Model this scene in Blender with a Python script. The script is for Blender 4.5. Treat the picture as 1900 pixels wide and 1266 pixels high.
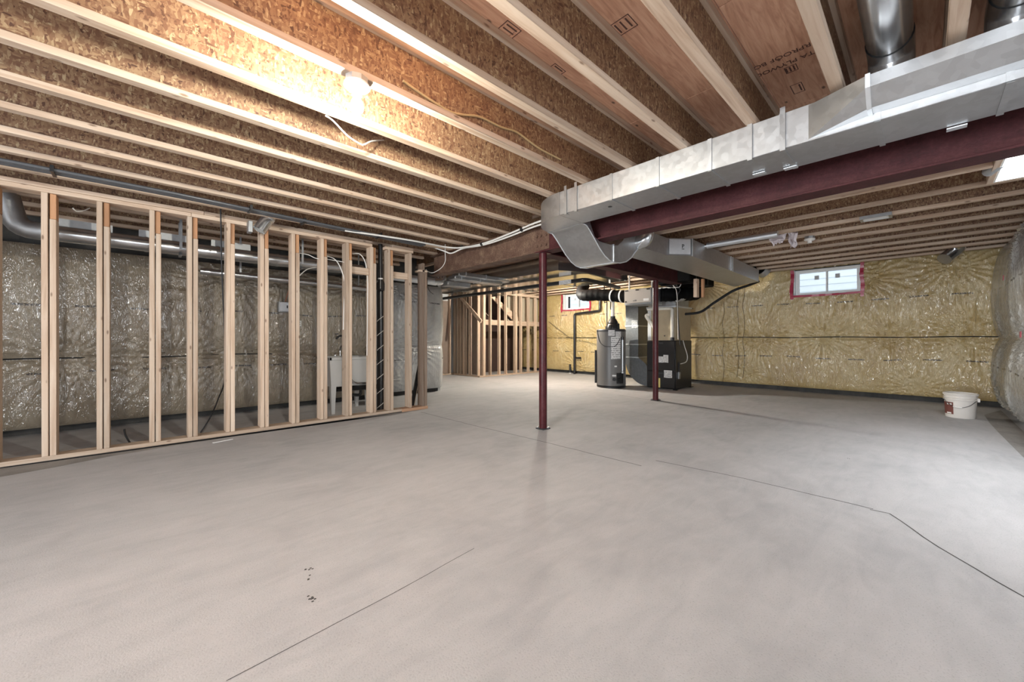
import bpy, bmesh, math, random
from mathutils import Vector, Matrix, noise

# ---------------------------------------------------------------- scene reset
for o in list(bpy.data.objects):
    bpy.data.objects.remove(o, do_unlink=True)
SC = bpy.context.scene
COL = SC.collection
PI = math.pi
rnd = random.Random(7)

# ---------------------------------------------------------------- camera
FPX, CXP, HYP, CAMZ = 724.0, 950.0, 629.0, 1.02
TX = math.atan((1715.0 - CXP) / FPX)            # joist direction lies this far right of the view axis
cam_d = bpy.data.cameras.new('camera')
cam_d.sensor_width = 36.0
cam_d.lens = FPX / 1900.0 * 36.0
cam_d.shift_y = -(633.0 - HYP) / 1900.0
cam_d.clip_start = 0.02
cam = bpy.data.objects.new('camera', cam_d)
COL.objects.link(cam)
cam.location = (0, 0, CAMZ)
cam.rotation_euler = (PI / 2, 0, TX - PI / 2)
SC.camera = cam

# ---------------------------------------------------------------- world, light, exposure
w = bpy.data.worlds.new('overcast')
SC.world = w
w.use_nodes = True
bg = w.node_tree.nodes['Background']
bg.inputs[0].default_value = (0.86, 0.93, 1.0, 1)
bg.inputs[1].default_value = 1.9
SC.view_settings.view_transform = 'Standard'
SC.view_settings.look = 'None'
SC.view_settings.gamma = 1.0
SC.view_settings.use_curve_mapping = False
SC.view_settings.exposure = 0.24
BULB, BULB2 = 2200.0, 6500.0     # emission of the two lit bulbs in view
def area(name, loc, sx, sy, power, col=(1, 1, 1), rot=(0, 0, 0)):
    l = bpy.data.lights.new(name, 'AREA'); l.shape = 'RECTANGLE'; l.size = sx; l.size_y = sy
    l.energy = power; l.color = col
    o = bpy.data.objects.new(name, l); COL.objects.link(o); o.location = loc; o.rotation_euler = rot
    return o
area('upstairs_daylight', (4.3, -0.65, 2.95), 1.6, 0.42, 82, (0.93, 0.97, 1.0))
# fill light from glazed doors added behind the viewer
area('added_back_fill', (-4.42, 0.6, 1.15), 1.9, 2.9, 370, (0.90, 0.95, 1.0), (0, -PI / 2, 0))
area('added_side_fill', (0.2, -3.92, 1.15), 5.0, 1.9, 48, (0.90, 0.95, 1.0), (PI / 2, 0, 0))

# ---------------------------------------------------------------- pixel -> place helper (a point of the photo on a known plane)
_F = Vector((math.cos(TX), math.sin(TX), 0)); _R = Vector((math.sin(TX), -math.cos(TX), 0))
_C = Vector((0, 0, CAMZ))
def P(x, y, X=None, Y=None, Z=None, D=None):
    d = _F + _R * ((x - CXP) / FPX) + Vector((0, 0, (HYP - y) / FPX))
    if X is not None: t = X / d.x
    elif Y is not None: t = Y / d.y
    elif Z is not None: t = (Z - CAMZ) / d.z
    else: t = D
    return _C + d * t

# ---------------------------------------------------------------- materials
M = {}
class NT:
    def __init__(s, name):
        s.m = bpy.data.materials.new(name); s.m.use_nodes = True
        s.t = s.m.node_tree; s.b = s.t.nodes['Principled BSDF']; M[name] = s.m
    def n(s, typ, **kw):
        nd = s.t.nodes.new(typ)
        for k, v in kw.items():
            if k.startswith('i_'):
                key = k[2:]
                key = int(key) if key.isdigit() else key.replace('_', ' ')
                nd.inputs[key].default_value = v
            else: setattr(nd, k, v)
        return nd
    def l(s, a, b): s.t.links.new(a, b)
    def ramp(s, fac, stops):
        r = s.n('ShaderNodeValToRGB'); e = r.color_ramp.elements
        while len(e) < len(stops): e.new(0.5)
        for i, (p, c) in enumerate(stops): e[i].position = p; e[i].color = (*c, 1)
        s.l(fac, r.inputs[0]); return r.outputs[0]
    def math(s, op, a, b=None, clamp=False):
        nd = s.n('ShaderNodeMath', operation=op, use_clamp=clamp)
        for i, v in enumerate((a, b)):
            if v is None: continue
            if hasattr(v, 'links'): s.l(v, nd.inputs[i])
            else: nd.inputs[i].default_value = v
        return nd.outputs[0]
    def mix(s, fac, a, b, typ='MIX'):
        nd = s.n('ShaderNodeMix', data_type='RGBA', blend_type=typ)
        for sock, v in ((nd.inputs[0], fac), (nd.inputs[6], a), (nd.inputs[7], b)):
            if hasattr(v, 'links'): s.l(v, sock)
            else: sock.default_value = v if not isinstance(v, tuple) else (*v[:3], 1)
        return nd.outputs[2]
    def coords(s, scale=(1, 1, 1), rand=True, world=False):
        if world:
            out = s.n('ShaderNodeNewGeometry').outputs['Position']
        else:
            out = s.n('ShaderNodeTexCoord').outputs['Object']
            if rand:
                oi = s.n('ShaderNodeObjectInfo'); sc = s.n('ShaderNodeVectorMath', operation='SCALE'); sc.inputs['Scale'].default_value = 37.0
                cb = s.n('ShaderNodeCombineXYZ')
                for i in range(3): s.l(oi.outputs['Random'], cb.inputs[i])
                s.l(cb.outputs[0], sc.inputs[0])
                ad = s.n('ShaderNodeVectorMath', operation='ADD'); s.l(out, ad.inputs[0]); s.l(sc.outputs[0], ad.inputs[1]); out = ad.outputs[0]
        mp = s.n('ShaderNodeMapping'); mp.inputs['Scale'].default_value = scale; s.l(out, mp.inputs[0])
        return mp.outputs[0]
    def noise(s, vec, scale, detail=3, rough=0.55, dist=0):
        nd = s.n('ShaderNodeTexNoise'); s.l(vec, nd.inputs['Vector'])
        nd.inputs['Scale'].default_value = scale; nd.inputs['Detail'].default_value = detail
        nd.inputs['Roughness'].default_value = rough; nd.inputs['Distortion'].default_value = dist
        return nd.outputs[0]
    def bump(s, h, strength=0.2, dist=0.01):
        nd = s.n('ShaderNodeBump'); nd.inputs['Strength'].default_value = strength; nd.inputs['Distance'].default_value = dist
        s.l(h, nd.inputs['Height']); s.l(nd.outputs[0], s.b.inputs['Normal']); return nd
    def base(s, v):
        if hasattr(v, 'links'): s.l(v, s.b.inputs['Base Color'])
        else: s.b.inputs['Base Color'].default_value = (*v, 1)
    def set(s, **kw):
        for k, v in kw.items():
            s.b.inputs[k.replace('_', ' ')].default_value = v

def plain(name, col, rough=0.5, metal=0.0, var=0.08, **kw):
    t = NT(name); v = t.coords((1, 1, 1)); n = t.noise(v, 9, 4)
    t.base(t.mix(n, tuple(c * (1 - var) for c in col), tuple(min(1, c * (1 + var)) for c in col)))
    t.set(Roughness=rough, Metallic=metal, **kw); return t

def lumber(name, axis, tint=(1, 1, 1)):
    t = NT(name); sc = [26, 26, 26]; sc[axis] = 1.2
    v = t.coords(tuple(sc)); g = t.noise(v, 1.0, 4, 0.6, 0.6)
    c = t.ramp(g, [(0.3, (0.42 * tint[0], 0.285 * tint[1], 0.195 * tint[2])), (0.5, (0.56 * tint[0], 0.42 * tint[1], 0.312 * tint[2])), (0.72, (0.64 * tint[0], 0.52 * tint[1], 0.41 * tint[2]))])
    sk = [14, 14, 14]; sk[axis] = 5
    vk = t.coords(tuple(sk)); vo = t.n('ShaderNodeTexVoronoi'); t.l(vk, vo.inputs['Vector']); vo.inputs['Scale'].default_value = 1.0
    k = t.ramp(vo.outputs['Distance'], [(0.06, (1, 1, 1)), (0.13, (0, 0, 0))])
    c = t.mix(t.math('MULTIPLY', k, 0.75), c, (0.13, 0.065, 0.035))
    oi = t.n('ShaderNodeObjectInfo')
    br = t.math('ADD', t.math('MULTIPLY', oi.outputs['Random'], 0.35), 0.78)
    c = t.mix(1.0, c, br, 'MULTIPLY')
    t.base(c); t.set(Roughness=0.62); t.bump(g, 0.12, 0.004); return t
lumber('lumber_x', 0); lumber('lumber_y', 1); lumber('lumber_z', 2)
lumber('lumber_dark_z', 2, (0.42, 0.40, 0.40)); lumber('lumber_dark_x', 0, (0.75, 0.6, 0.5)); lumber('lumber_orange_z', 2, (0.9, 0.62, 0.42))

def osb():
    t = NT('osb')
    v0 = t.coords((1, 1, 1))
    outs = []
    for rot, s in ((0.5, (30, 90, 90)), (-0.6, (95, 95, 34)), (1.3, (85, 85, 27))):
        mp = t.n('ShaderNodeMapping'); mp.inputs['Rotation'].default_value = (rot, rot * 1.3, rot); mp.inputs['Scale'].default_value = s
        t.l(v0, mp.inputs[0])
        vo = t.n('ShaderNodeTexVoronoi'); t.l(mp.outputs[0], vo.inputs['Vector']); vo.inputs['Scale'].default_value = 1.0
        outs.append((vo.outputs['Color'], vo.outputs['Distance']))
    sel = t.noise(v0, 24, 2)
    m1 = t.mix(t.ramp(sel, [(0.45, (0, 0, 0)), (0.5, (1, 1, 1))]), outs[0][0], outs[1][0])
    sel2 = t.noise(t.coords((1.3, 1.3, 1.3)), 34, 2)
    m2 = t.mix(t.ramp(sel2, [(0.52, (0, 0, 0)), (0.56, (1, 1, 1))]), m1, outs[2][0])
    sp = t.n('ShaderNodeSeparateColor'); t.l(m2, sp.inputs[0])
    c = t.ramp(sp.outputs[0], [(0.0, (0.08, 0.036, 0.022)), (0.12, (0.16, 0.079, 0.044)), (0.5, (0.235, 0.134, 0.074)), (0.88, (0.315, 0.205, 0.115)), (1.0, (0.44, 0.33, 0.195))])
    dk = t.ramp(t.noise(t.coords((60, 20, 34)), 1.0, 2), [(0.24, (0.4, 0.32, 0.28)), (0.31, (1, 1, 1))])
    c = t.mix(1.0, c, dk, 'MULTIPLY')
    t.base(c); t.set(Roughness=0.6); t.bump(sp.outputs[0], 0.25, 0.003)
osb()

def plywood():
    t = NT('plywood'); g = t.noise(t.coords((3, 26, 20)), 1.0, 5, 0.6, 1.5)
    c = t.ramp(g, [(0.3, (0.40, 0.20, 0.122)), (0.52, (0.57, 0.32, 0.205)), (0.75, (0.68, 0.42, 0.28))])
    vo = t.n('ShaderNodeTexVoronoi'); t.l(t.coords((4, 8, 8)), vo.inputs['Vector']); vo.inputs['Scale'].default_value = 1.0
    k = t.ramp(vo.outputs['Distance'], [(0.05, (1, 1, 1)), (0.09, (0, 0, 0))])
    t.base(t.mix(t.math('MULTIPLY', k, 0.8), c, (0.06, 0.03, 0.02))); t.set(Roughness=0.65); t.bump(g, 0.12, 0.004)
plywood()

def concrete(name, c0, c1, c2, scale=1.0):
    t = NT(name); v = t.coords((1, 1, 1), rand=False, world=True)
    a = t.noise(v, 0.9 * scale, 6, 0.62, 0.6); b = t.noise(v, 5 * scale, 5, 0.65); d = t.noise(v, 160, 2, 0.6)
    sw = t.noise(t.coords((1.2, 4.0, 1), rand=False, world=True), 2.2, 5, 0.6, 1.0)
    f = t.math('ADD', t.math('MULTIPLY', a, 0.5), t.math('ADD', t.math('MULTIPLY', b, 0.2), t.math('MULTIPLY', sw, 0.3)))
    c = t.ramp(f, [(0.36, c0), (0.5, c1), (0.64, c2)])
    c = t.mix(t.math('MULTIPLY', t.ramp(d, [(0.33, (1, 1, 1)), (0.42, (0, 0, 0))]), 0.35), c, tuple(q * 0.55 for q in c0))
    t.base(c); t.set(Roughness=0.78); t.b.inputs['Specular IOR Level'].default_value = 0.3
    t.bump(t.math('ADD', d, t.math('MULTIPLY', b, 0.6)), 0.18, 0.004)
concrete('concrete_floor', (0.36, 0.358, 0.366), (0.435, 0.43, 0.436), (0.495, 0.486, 0.492))
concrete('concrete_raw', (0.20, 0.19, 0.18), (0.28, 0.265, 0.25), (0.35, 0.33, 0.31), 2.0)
concrete('concrete_pale', (0.42, 0.43, 0.44), (0.5, 0.51, 0.52), (0.56, 0.57, 0.58))
concrete('concrete_dark', (0.035, 0.035, 0.035), (0.06, 0.058, 0.055), (0.09, 0.085, 0.08), 2.0)

def galv(name, rough, col=(0.62, 0.63, 0.64), spang=0.12):
    t = NT(name); vo = t.n('ShaderNodeTexVoronoi'); t.l(t.coords((1, 1, 1)), vo.inputs['Vector']); vo.inputs['Scale'].default_value = 32
    sp = t.n('ShaderNodeSeparateColor'); t.l(vo.outputs['Color'], sp.inputs[0])
    big = t.noise(t.coords((1, 1, 1)), 2.0, 3)
    f = t.math('ADD', t.math('MULTIPLY', sp.outputs[0], spang), t.math('MULTIPLY', big, 0.25))
    t.base(t.ramp(f, [(0.0, tuple(c * 0.8 for c in col)), (0.35, tuple(min(1, c * 1.12) for c in col))]))
    t.set(Metallic=0.92)
    t.l(t.math('ADD', t.math('MULTIPLY', f, 0.35), rough), t.b.inputs['Roughness'])
    t.bump(big, 0.08, 0.03)
galv('galvanized', 0.32, (0.53, 0.54, 0.55)); galv('galvanized_round', 0.18, (0.68, 0.69, 0.70), 0.06); galv('galvanized_mirror', 0.07, (0.70, 0.69, 0.66), 0.03)
galv('galvanized_bright', 0.42, (0.80, 0.83, 0.86), 0.05)
galv('galvanized_steel_dark', 0.38, (0.27, 0.285, 0.30), 0.2); galv('galvanized_dull', 0.45, (0.45, 0.46, 0.47), 0.15)

def steel(name, c0, c1, c2, rough=0.42):
    t = NT(name); v = t.coords((1, 1, 1)); n = t.noise(v, 6, 6, 0.7); m = t.noise(v, 60, 3, 0.6)
    t.base(t.ramp(t.math('ADD', t.math('MULTIPLY', n, 0.65), t.math('MULTIPLY', m, 0.35)), [(0.34, c0), (0.52, c1), (0.68, c2)]))
    t.set(Roughness=rough); t.b.inputs['Specular IOR Level'].default_value = 0.25; t.bump(m, 0.35, 0.004)
steel('red_oxide', (0.034, 0.009, 0.010), (0.060, 0.015, 0.017), (0.085, 0.028, 0.028), 0.65)
steel('post_red', (0.042, 0.009, 0.012), (0.065, 0.013, 0.016), (0.10, 0.026, 0.03), 0.32)
steel('rusty_steel', (0.07, 0.032, 0.024), (0.135, 0.08, 0.056), (0.26, 0.175, 0.115), 0.6)

def poly(name, ax, c0, c1, c2, rows, period=0.44, coat=1.0, ink=0.9, wr=0.55):
    """fibreglass batts behind clear wrinkled polyethylene sheet with printed lines"""
    t = NT(name); v = t.coords((1, 1, 1), rand=False, world=True)
    a = t.noise(v, 1.3, 5, 0.6); b = t.noise(v, 14, 4, 0.6)
    c = t.ramp(t.math('ADD', t.math('MULTIPLY', a, 0.7), t.math('MULTIPLY', b, 0.3)), [(0.34, c0), (0.5, c1), (0.66, c2)])
    sp = t.n('ShaderNodeSeparateXYZ'); t.l(v, sp.inputs[0]); u, z = sp.outputs[ax], sp.outputs[2]
    mask = None
    for i, (zz, off) in enumerate(rows):
        wob = t.math('MULTIPLY', t.math('SUBTRACT', t.noise(v, 0.9, 1), 0.5), 0.10)
        dz = t.math('ABSOLUTE', t.math('SUBTRACT', z, t.math('ADD', wob, zz)))
        inz = t.math('LESS_THAN', dz, 0.011)
        fr = t.math('FRACT', t.math('DIVIDE', t.math('ADD', u, off), period))
        inu = t.math('LESS_THAN', fr, 0.48)
        nn = t.noise(t.coords((90, 90, 55), rand=False, world=True), 1.0, 2)
        k = t.math('MULTIPLY', t.math('MULTIPLY', inz, inu), t.math('GREATER_THAN', nn, 0.44))
        mask = k if mask is None else t.math('MAXIMUM', mask, k)
    c = t.mix(t.math('MULTIPLY', mask, ink), c, (0.02, 0.02, 0.025))
    t.base(c)
    t.set(Roughness=0.5); t.b.inputs['Coat Weight'].default_value = coat; t.b.inputs['Coat Roughness'].default_value = 0.11; t.b.inputs['Coat IOR'].default_value = 2.0
    w1 = t.noise(t.coords((4.4, 4.4, 1.3), rand=False, world=True), 2.0, 3, 0.5, 1.3)
    w2 = t.noise(t.coords((8, 8, 3.2), rand=False, world=True), 2.2, 2, 0.5, 2.0)
    rid = t.math('ADD', t.math('ABSOLUTE', t.math('SUBTRACT', w1, 0.5)), t.math('MULTIPLY', t.math('ABSOLUTE', t.math('SUBTRACT', w2, 0.5)), 0.6))
    bp = t.n('ShaderNodeBump'); bp.inputs['Strength'].default_value = min(1.0, wr * 1.5); bp.inputs['Distance'].default_value = 0.055
    t.l(rid, bp.inputs['Height']); t.l(bp.outputs[0], t.b.inputs['Coat Normal'])
    b2 = t.n('ShaderNodeBump'); b2.inputs['Strength'].default_value = wr * 0.5; b2.inputs['Distance'].default_value = 0.05
    t.l(rid, b2.inputs['Height']); t.l(b2.outputs[0], t.b.inputs['Normal'])
poly('poly_tan_dimmed', 0, (0.19, 0.15, 0.105), (0.26, 0.215, 0.155), (0.32, 0.275, 0.205), [(1.385, 0.1), (0.66, 0.0)])  # tan also carries this wall's weaker light and the sheet's glare
poly('poly_gold', 1, (0.40, 0.275, 0.108), (0.51, 0.372, 0.155), (0.585, 0.46, 0.235), [(1.70, 0.05), (0.665, 0.2)], 0.46)
poly('poly_grey', 0, (0.34, 0.345, 0.34), (0.43, 0.435, 0.43), (0.5, 0.5, 0.49), [(1.69, 0.1), (0.64, 0.3)], 0.5, wr=0.4)

plain('white_plastic', (0.75, 0.74, 0.72), 0.4); plain('white_paint', (0.85, 0.85, 0.84), 0.6, var=0.02)
plain('pvc_white', (0.72, 0.68, 0.6), 0.35); plain('black_plastic', (0.012, 0.012, 0.013), 0.38)
plain('black_rubber', (0.02, 0.02, 0.022), 0.65); plain('abs_black', (0.014, 0.014, 0.015), 0.3)
plain('cable_white', (0.70, 0.68, 0.64), 0.45); plain('cable_tan', (0.50, 0.36, 0.18), 0.5); plain('pex_grey', (0.085, 0.088, 0.095), 0.25)
plain('red_tape', (0.42, 0.03, 0.07), 0.3, var=0.3); plain('heater_grey', (0.145, 0.14, 0.135), 0.38, var=0.05); plain('furnace_black', (0.016, 0.015, 0.016), 0.32)
plain('hrv_grey', (0.42, 0.385, 0.35), 0.45, var=0.03); plain('ink', (0.02, 0.018, 0.02), 0.8); plain('ink_brown', (0.09, 0.04, 0.03), 0.8)
plain('bucket_white', (0.74, 0.70, 0.66), 0.42, var=0.04); plain('label_brown', (0.16, 0.05, 0.04), 0.5); plain('porcelain', (0.82, 0.8, 0.76), 0.25)
plain('steel_dark', (0.05, 0.05, 0.055), 0.5, 0.4); plain('chrome', (0.6, 0.6, 0.6), 0.18, 1.0); plain('tub_grey', (0.62, 0.62, 0.61), 0.42, var=0.04)
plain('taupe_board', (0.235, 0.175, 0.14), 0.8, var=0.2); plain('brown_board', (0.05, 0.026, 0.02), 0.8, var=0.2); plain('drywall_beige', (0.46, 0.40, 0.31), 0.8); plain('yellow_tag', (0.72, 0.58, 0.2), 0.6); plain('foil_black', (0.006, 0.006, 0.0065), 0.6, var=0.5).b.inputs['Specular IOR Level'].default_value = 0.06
plain('tape_silver', (0.7, 0.71, 0.73), 0.3, 0.7); plain('plastic_bag', (0.62, 0.55, 0.56), 0.3); plain('copper', (0.35, 0.14, 0.07), 0.35, 0.9)
plain('gasket', (0.012, 0.012, 0.013), 0.8); plain('sticker', (0.62, 0.66, 0.7), 0.5); plain('siding_white', (0.70, 0.76, 0.80), 0.6, var=0.03)
plain('orange_cable', (0.45, 0.16, 0.08), 0.5); plain('reflected_tan_metal', (0.46, 0.385, 0.27), 0.42, 0.35, var=0.15)  # plenum metal is galvanized; the tan paints in the yellow wall's reflection
def label_mat(name, rows, ax_scale):
    t = NT(name); tc = t.n('ShaderNodeTexCoord'); sp = t.n('ShaderNodeSeparateXYZ'); t.l(tc.outputs['Generated'], sp.inputs[0])
    z = sp.outputs[2]
    fr = t.math('FRACT', t.math('MULTIPLY', z, float(rows)))
    ln = t.math('LESS_THAN', fr, 0.42)
    nn = t.math('GREATER_THAN', t.noise(t.coords(ax_scale, rand=False), 1.0, 2), 0.46)
    t.base(t.mix(t.math('MULTIPLY', t.math('MULTIPLY', ln, nn), 0.75), (0.70, 0.69, 0.68), (0.04, 0.04, 0.045))); t.set(Roughness=0.5)
label_mat('printed_label', 11, (60, 60, 40)); label_mat('printed_label_small', 6, (70, 70, 40))
t = NT('glass'); t.base((1, 1, 1)); t.set(Roughness=0.02); t.b.inputs['Transmission Weight'].default_value = 1.0; t.b.inputs['IOR'].default_value = 1.02
for nm_, e_ in (('bulb_glow', BULB), ('bulb_glow_far', BULB2)):
    t = NT(nm_); t.base((1, 1, 1)); t.b.inputs['Emission Color'].default_value = (1.0, 0.955, 0.83, 1); t.b.inputs['Emission Strength'].default_value = e_

# ---------------------------------------------------------------- mesh builder
class MB:
    def __init__(s): s.v = []; s.f = []; s.sm = []
    def _add(s, vs, fs, smooth=False):
        o = len(s.v); s.v += [tuple(q) for q in vs]
        for f in fs: s.f.append([o + i for i in f]); s.sm.append(smooth)
        return s
    def box(s, x0, x1, y0, y1, z0, z1):
        if x0 > x1: x0, x1 = x1, x0
        if y0 > y1: y0, y1 = y1, y0
        if z0 > z1: z0, z1 = z1, z0
        return s._add([(x0, y0, z0), (x1, y0, z0), (x1, y1, z0), (x0, y1, z0), (x0, y0, z1), (x1, y0, z1), (x1, y1, z1), (x0, y1, z1)],
               [(0, 3, 2, 1), (4, 5, 6, 7), (0, 1, 5, 4), (1, 2, 6, 5), (2, 3, 7, 6), (3, 0, 4, 7)])
    def cbox(s, x0, x1, y0, y1, z0, z1, c=0.004):
        """box with chamfered edges"""
        bm = bmesh.new(); bmesh.ops.create_cube(bm, size=1)
        for q in bm.verts: q.co = Vector(((x0 + x1) / 2 + q.co.x * abs(x1 - x0), (y0 + y1) / 2 + q.co.y * abs(y1 - y0), (z0 + z1) / 2 + q.co.z * abs(z1 - z0)))
        bmesh.ops.bevel(bm, geom=list(bm.edges), offset=c, segments=1, affect='EDGES')
        bm.verts.index_update(); s._add([q.co for q in bm.verts], [[q.index for q in f.verts] for f in bm.faces]); bm.free(); return s
    def prism(s, pts, axis, a0, a1, smooth=False):
        """polygon extruded along axis; pts are the two other coordinates in xyz order"""
        def mk(p, a):
            q = list(p); q.insert(axis, a); return q
        n = len(pts); vs = [mk(p, a0) for p in pts] + [mk(p, a1) for p in pts]
        o = len(s.v); s._add(vs, [])
        s.f.append([o + i for i in range(n)]); s.sm.append(False); s.f.append([o + n + i for i in reversed(range(n))]); s.sm.append(False)
        for i in range(n):
            s.f.append([o + i, o + n + i, o + n + (i + 1) % n, o + (i + 1) % n]); s.sm.append(smooth)
        return s
    def tube(s, path, r, n=12, cap=True):
        path = [Vector(p) for p in path]; m = len(path); rs = r if isinstance(r, (list, tuple)) else [r] * m
        T = []
        for i in range(m):
            a = path[max(0, i - 1)]; b = path[min(m - 1, i + 1)]; d = (b - a)
            T.append(d.normalized() if d.length > 1e-9 else Vector((0, 0, 1)))
        up = Vector((0, 0, 1)) if abs(T[0].z) < 0.9 else Vector((1, 0, 0))
        N = T[0].cross(up).normalized(); vs = []
        for i in range(m):
            N = (N - T[i] * N.dot(T[i])).normalized(); B = T[i].cross(N)
            for k in range(n):
                a = 2 * PI * k / n; vs.append(path[i] + (N * math.cos(a) + B * math.sin(a)) * rs[i])
        fs = [(i * n + k, i * n + (k + 1) % n, (i + 1) * n + (k + 1) % n, (i + 1) * n + k) for i in range(m - 1) for k in range(n)]
        s._add(vs, fs, True)
        if cap: s._add(vs[:n], [list(reversed(range(n)))]); s._add(vs[-n:], [list(range(n))])
        return s
    def lathe(s, prof, c=(0, 0, 0), n=28, axis=None):
        Q = Matrix.Identity(3) if axis is None else Vector((0, 0, 1)).rotation_difference(Vector(axis)).to_matrix()
        vs = []
        for r, z in prof:
            for k in range(n):
                a = 2 * PI * k / n; vs.append(Q @ Vector((r * math.cos(a), r * math.sin(a), z)) + Vector(c))
        m = len(prof)
        s._add(vs, [(i * n + k, i * n + (k + 1) % n, (i + 1) * n + (k + 1) % n, (i + 1) * n + k) for i in range(m - 1) for k in range(n)], True)
        return s
    def sphere(s, c, r, n=16, m=10, sz=1.0):
        return s.lathe([(max(1e-4, r * math.sin(PI * i / m)), -r * sz * math.cos(PI * i / m)) for i in range(m + 1)], c, n)
    def quad(s, a, b, c, d): return s._add([a, b, c, d], [(0, 1, 2, 3)])
    def mesh(s, name, off):
        me = bpy.data.meshes.new(name); me.from_pydata([(x - off[0], y - off[1], z - off[2]) for x, y, z in s.v], [], s.f)
        me.polygons.foreach_set('use_smooth', s.sm); me.validate(); me.update()
        bm = bmesh.new(); bm.from_mesh(me); bmesh.ops.remove_doubles(bm, verts=bm.verts, dist=1e-5); bmesh.ops.recalc_face_normals(bm, faces=bm.faces)
        bm.to_mesh(me); bm.free()
        try: me.set_sharp_from_angle(angle=math.radians(40))
        except Exception: pass
        return me
    def build(s, name, mat, parent=None, label=None, cat=None, group=None, kind=None):
        if parent is not None: off = wloc(parent)
        else:
            xs, ys, zs = zip(*s.v); off = Vector(((min(xs) + max(xs)) / 2, (min(ys) + max(ys)) / 2, min(zs)))
        o = bpy.data.objects.new(name, s.mesh(name, off)); o.data.materials.append(M[mat]); COL.objects.link(o)
        if parent is not None: o.parent = parent
        else: o.location = off
        return tag(o, label, cat, group, kind)
def wloc(o):
    v = Vector(o.location)
    while o.parent: o = o.parent; v += Vector(o.location)
    return v
def tag(o, label=None, cat=None, group=None, kind=None):
    if label: o['label'] = label
    if cat: o['category'] = cat
    if group: o['group'] = group
    if kind: o['kind'] = kind
    return o
def thing(name, label, cat, loc=(0, 0, 0), group=None, kind=None):
    o = bpy.data.objects.new(name, None); COL.objects.link(o); o.location = loc; o.empty_display_size = 0.1
    return tag(o, label, cat, group, kind)
def struct(name, loc=(0, 0, 0), label=None):
    return thing(name, label, None, loc, None, 'structure')
def inst(name, me, mat, loc, parent, rot=(0, 0, 0), scale=(1, 1, 1)):
    o = bpy.data.objects.new(name, me)
    if not me.materials: me.materials.append(M[mat])
    COL.objects.link(o); o.parent = parent; o.location = Vector(loc) - (wloc(parent) if parent else Vector()); o.rotation_euler = rot; o.scale = scale
    return o
def smooth_path(pts, k=6):
    pts = [Vector(p) for p in pts]; out = []
    for i in range(len(pts) - 1):
        p0 = pts[max(0, i - 1)]; p1 = pts[i]; p2 = pts[i + 1]; p3 = pts[min(len(pts) - 1, i + 2)]
        for j in range(k):
            t = j / k
            out.append(0.5 * ((2 * p1) + (p2 - p0) * t + (2 * p0 - 5 * p1 + 4 * p2 - p3) * t * t + (3 * p1 - p0 - 3 * p2 + p3) * t ** 3))
    out.append(pts[-1]); return out
def elbow_path(pts, r, k=6):
    """polyline with rounded corners"""
    pts = [Vector(p) for p in pts]; out = [pts[0]]
    for i in range(1, len(pts) - 1):
        a = (pts[i - 1] - pts[i]); b = (pts[i + 1] - pts[i]); d = min(r, a.length * 0.49, b.length * 0.49)
        A = pts[i] + a.normalized() * d; B = pts[i] + b.normalized() * d
        for j in range(k + 1):
            t = j / k; out.append(A * (1 - t) ** 2 + pts[i] * 2 * t * (1 - t) + B * t * t)
    out.append(pts[-1]); return out
def cable(name, pts, r, mat, label=None, cat='cable', group=None, parent=None, k=6, n=6):
    return MB().tube(smooth_path(pts, k), r, n).build(name, mat, parent, label, cat if parent is None else None, group)
def text_mesh(name, body, size, mat, loc, rot, parent, align='LEFT', ext=0.0006):
    cu = bpy.data.curves.new(name, 'FONT'); cu.body = body; cu.size = size; cu.extrude = ext; cu.align_x = align
    tmp = bpy.data.objects.new(name + '_tmp', cu); COL.objects.link(tmp)
    dg = bpy.context.evaluated_depsgraph_get(); me = bpy.data.meshes.new_from_object(tmp.evaluated_get(dg)); me.name = name
    bpy.data.objects.remove(tmp, do_unlink=True); bpy.data.curves.remove(cu)
    me.materials.clear(); me.materials.append(M[mat])
    o = bpy.data.objects.new(name, me); COL.objects.link(o); o.parent = parent; o.location = Vector(loc) - wloc(parent); o.rotation_euler = rot
    return o

# ================================================================ SETTING
X0, XB, YR, YL, YA, XF, YB = -4.5, 3.33, -0.78, 6.46, 9.35, 9.22, -4.0      # back, main beam, right wall, left wall, alcove, far wall
ZJ, ZJ2, JD = 2.31, 2.335, 0.302                                   # joist undersides, joist depth
# ---- floor
fl = MB().box(X0 - 0.3, XF + 0.3, YB - 0.3, YA + 0.3, -0.15, 0.0).build('floor', 'concrete_floor', kind='structure')
def joint(pts, wid=0.006):
    b = MB(); pts = [Vector((p.x, p.y, 0.0006)) for p in pts]
    for a, c in zip(pts[:-1], pts[1:]):
        d = (c - a).normalized(); nn = Vector((-d.y, d.x, 0)) * wid / 2
        b.quad(a - nn, c - nn, c + nn, a + nn)
    return b.build('control_joint', 'concrete_dark', fl)
def wob(pts, amp=0.008, step=0.08):
    out = []
    for a, c in zip(pts[:-1], pts[1:]):
        n = max(1, int((c - a).length / step))
        for i in range(n):
            q = a.lerp(c, i / n); out.append(q + Vector((noise.noise(q * 7) * amp, noise.noise(q * 7 + Vector((9, 9, 9))) * amp, 0)))
    out.append(pts[-1]); return out
F0 = lambda x, y: P(x, y, Z=0.0)
joint(wob([F0(781, 765), F0(880, 790), F0(1000, 818), F0(1190, 865)]), 0.008)
joint(wob([F0(1217, 855), F0(1380, 888), F0(1620, 945)]), 0.008)
joint(wob([F0(1615, 946), F0(1650, 953), F0(1740, 1015), F0(1900, 1108), F0(2050, 1200)]), 0.008)
joint(wob([F0(420, 1264), F0(600, 1170), F0(760, 1085), F0(880, 1018)], 0.004), 0.003)
joint(wob([F0(1145, 733), F0(1216, 744), F0(1330, 765)]), 0.008)
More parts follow.
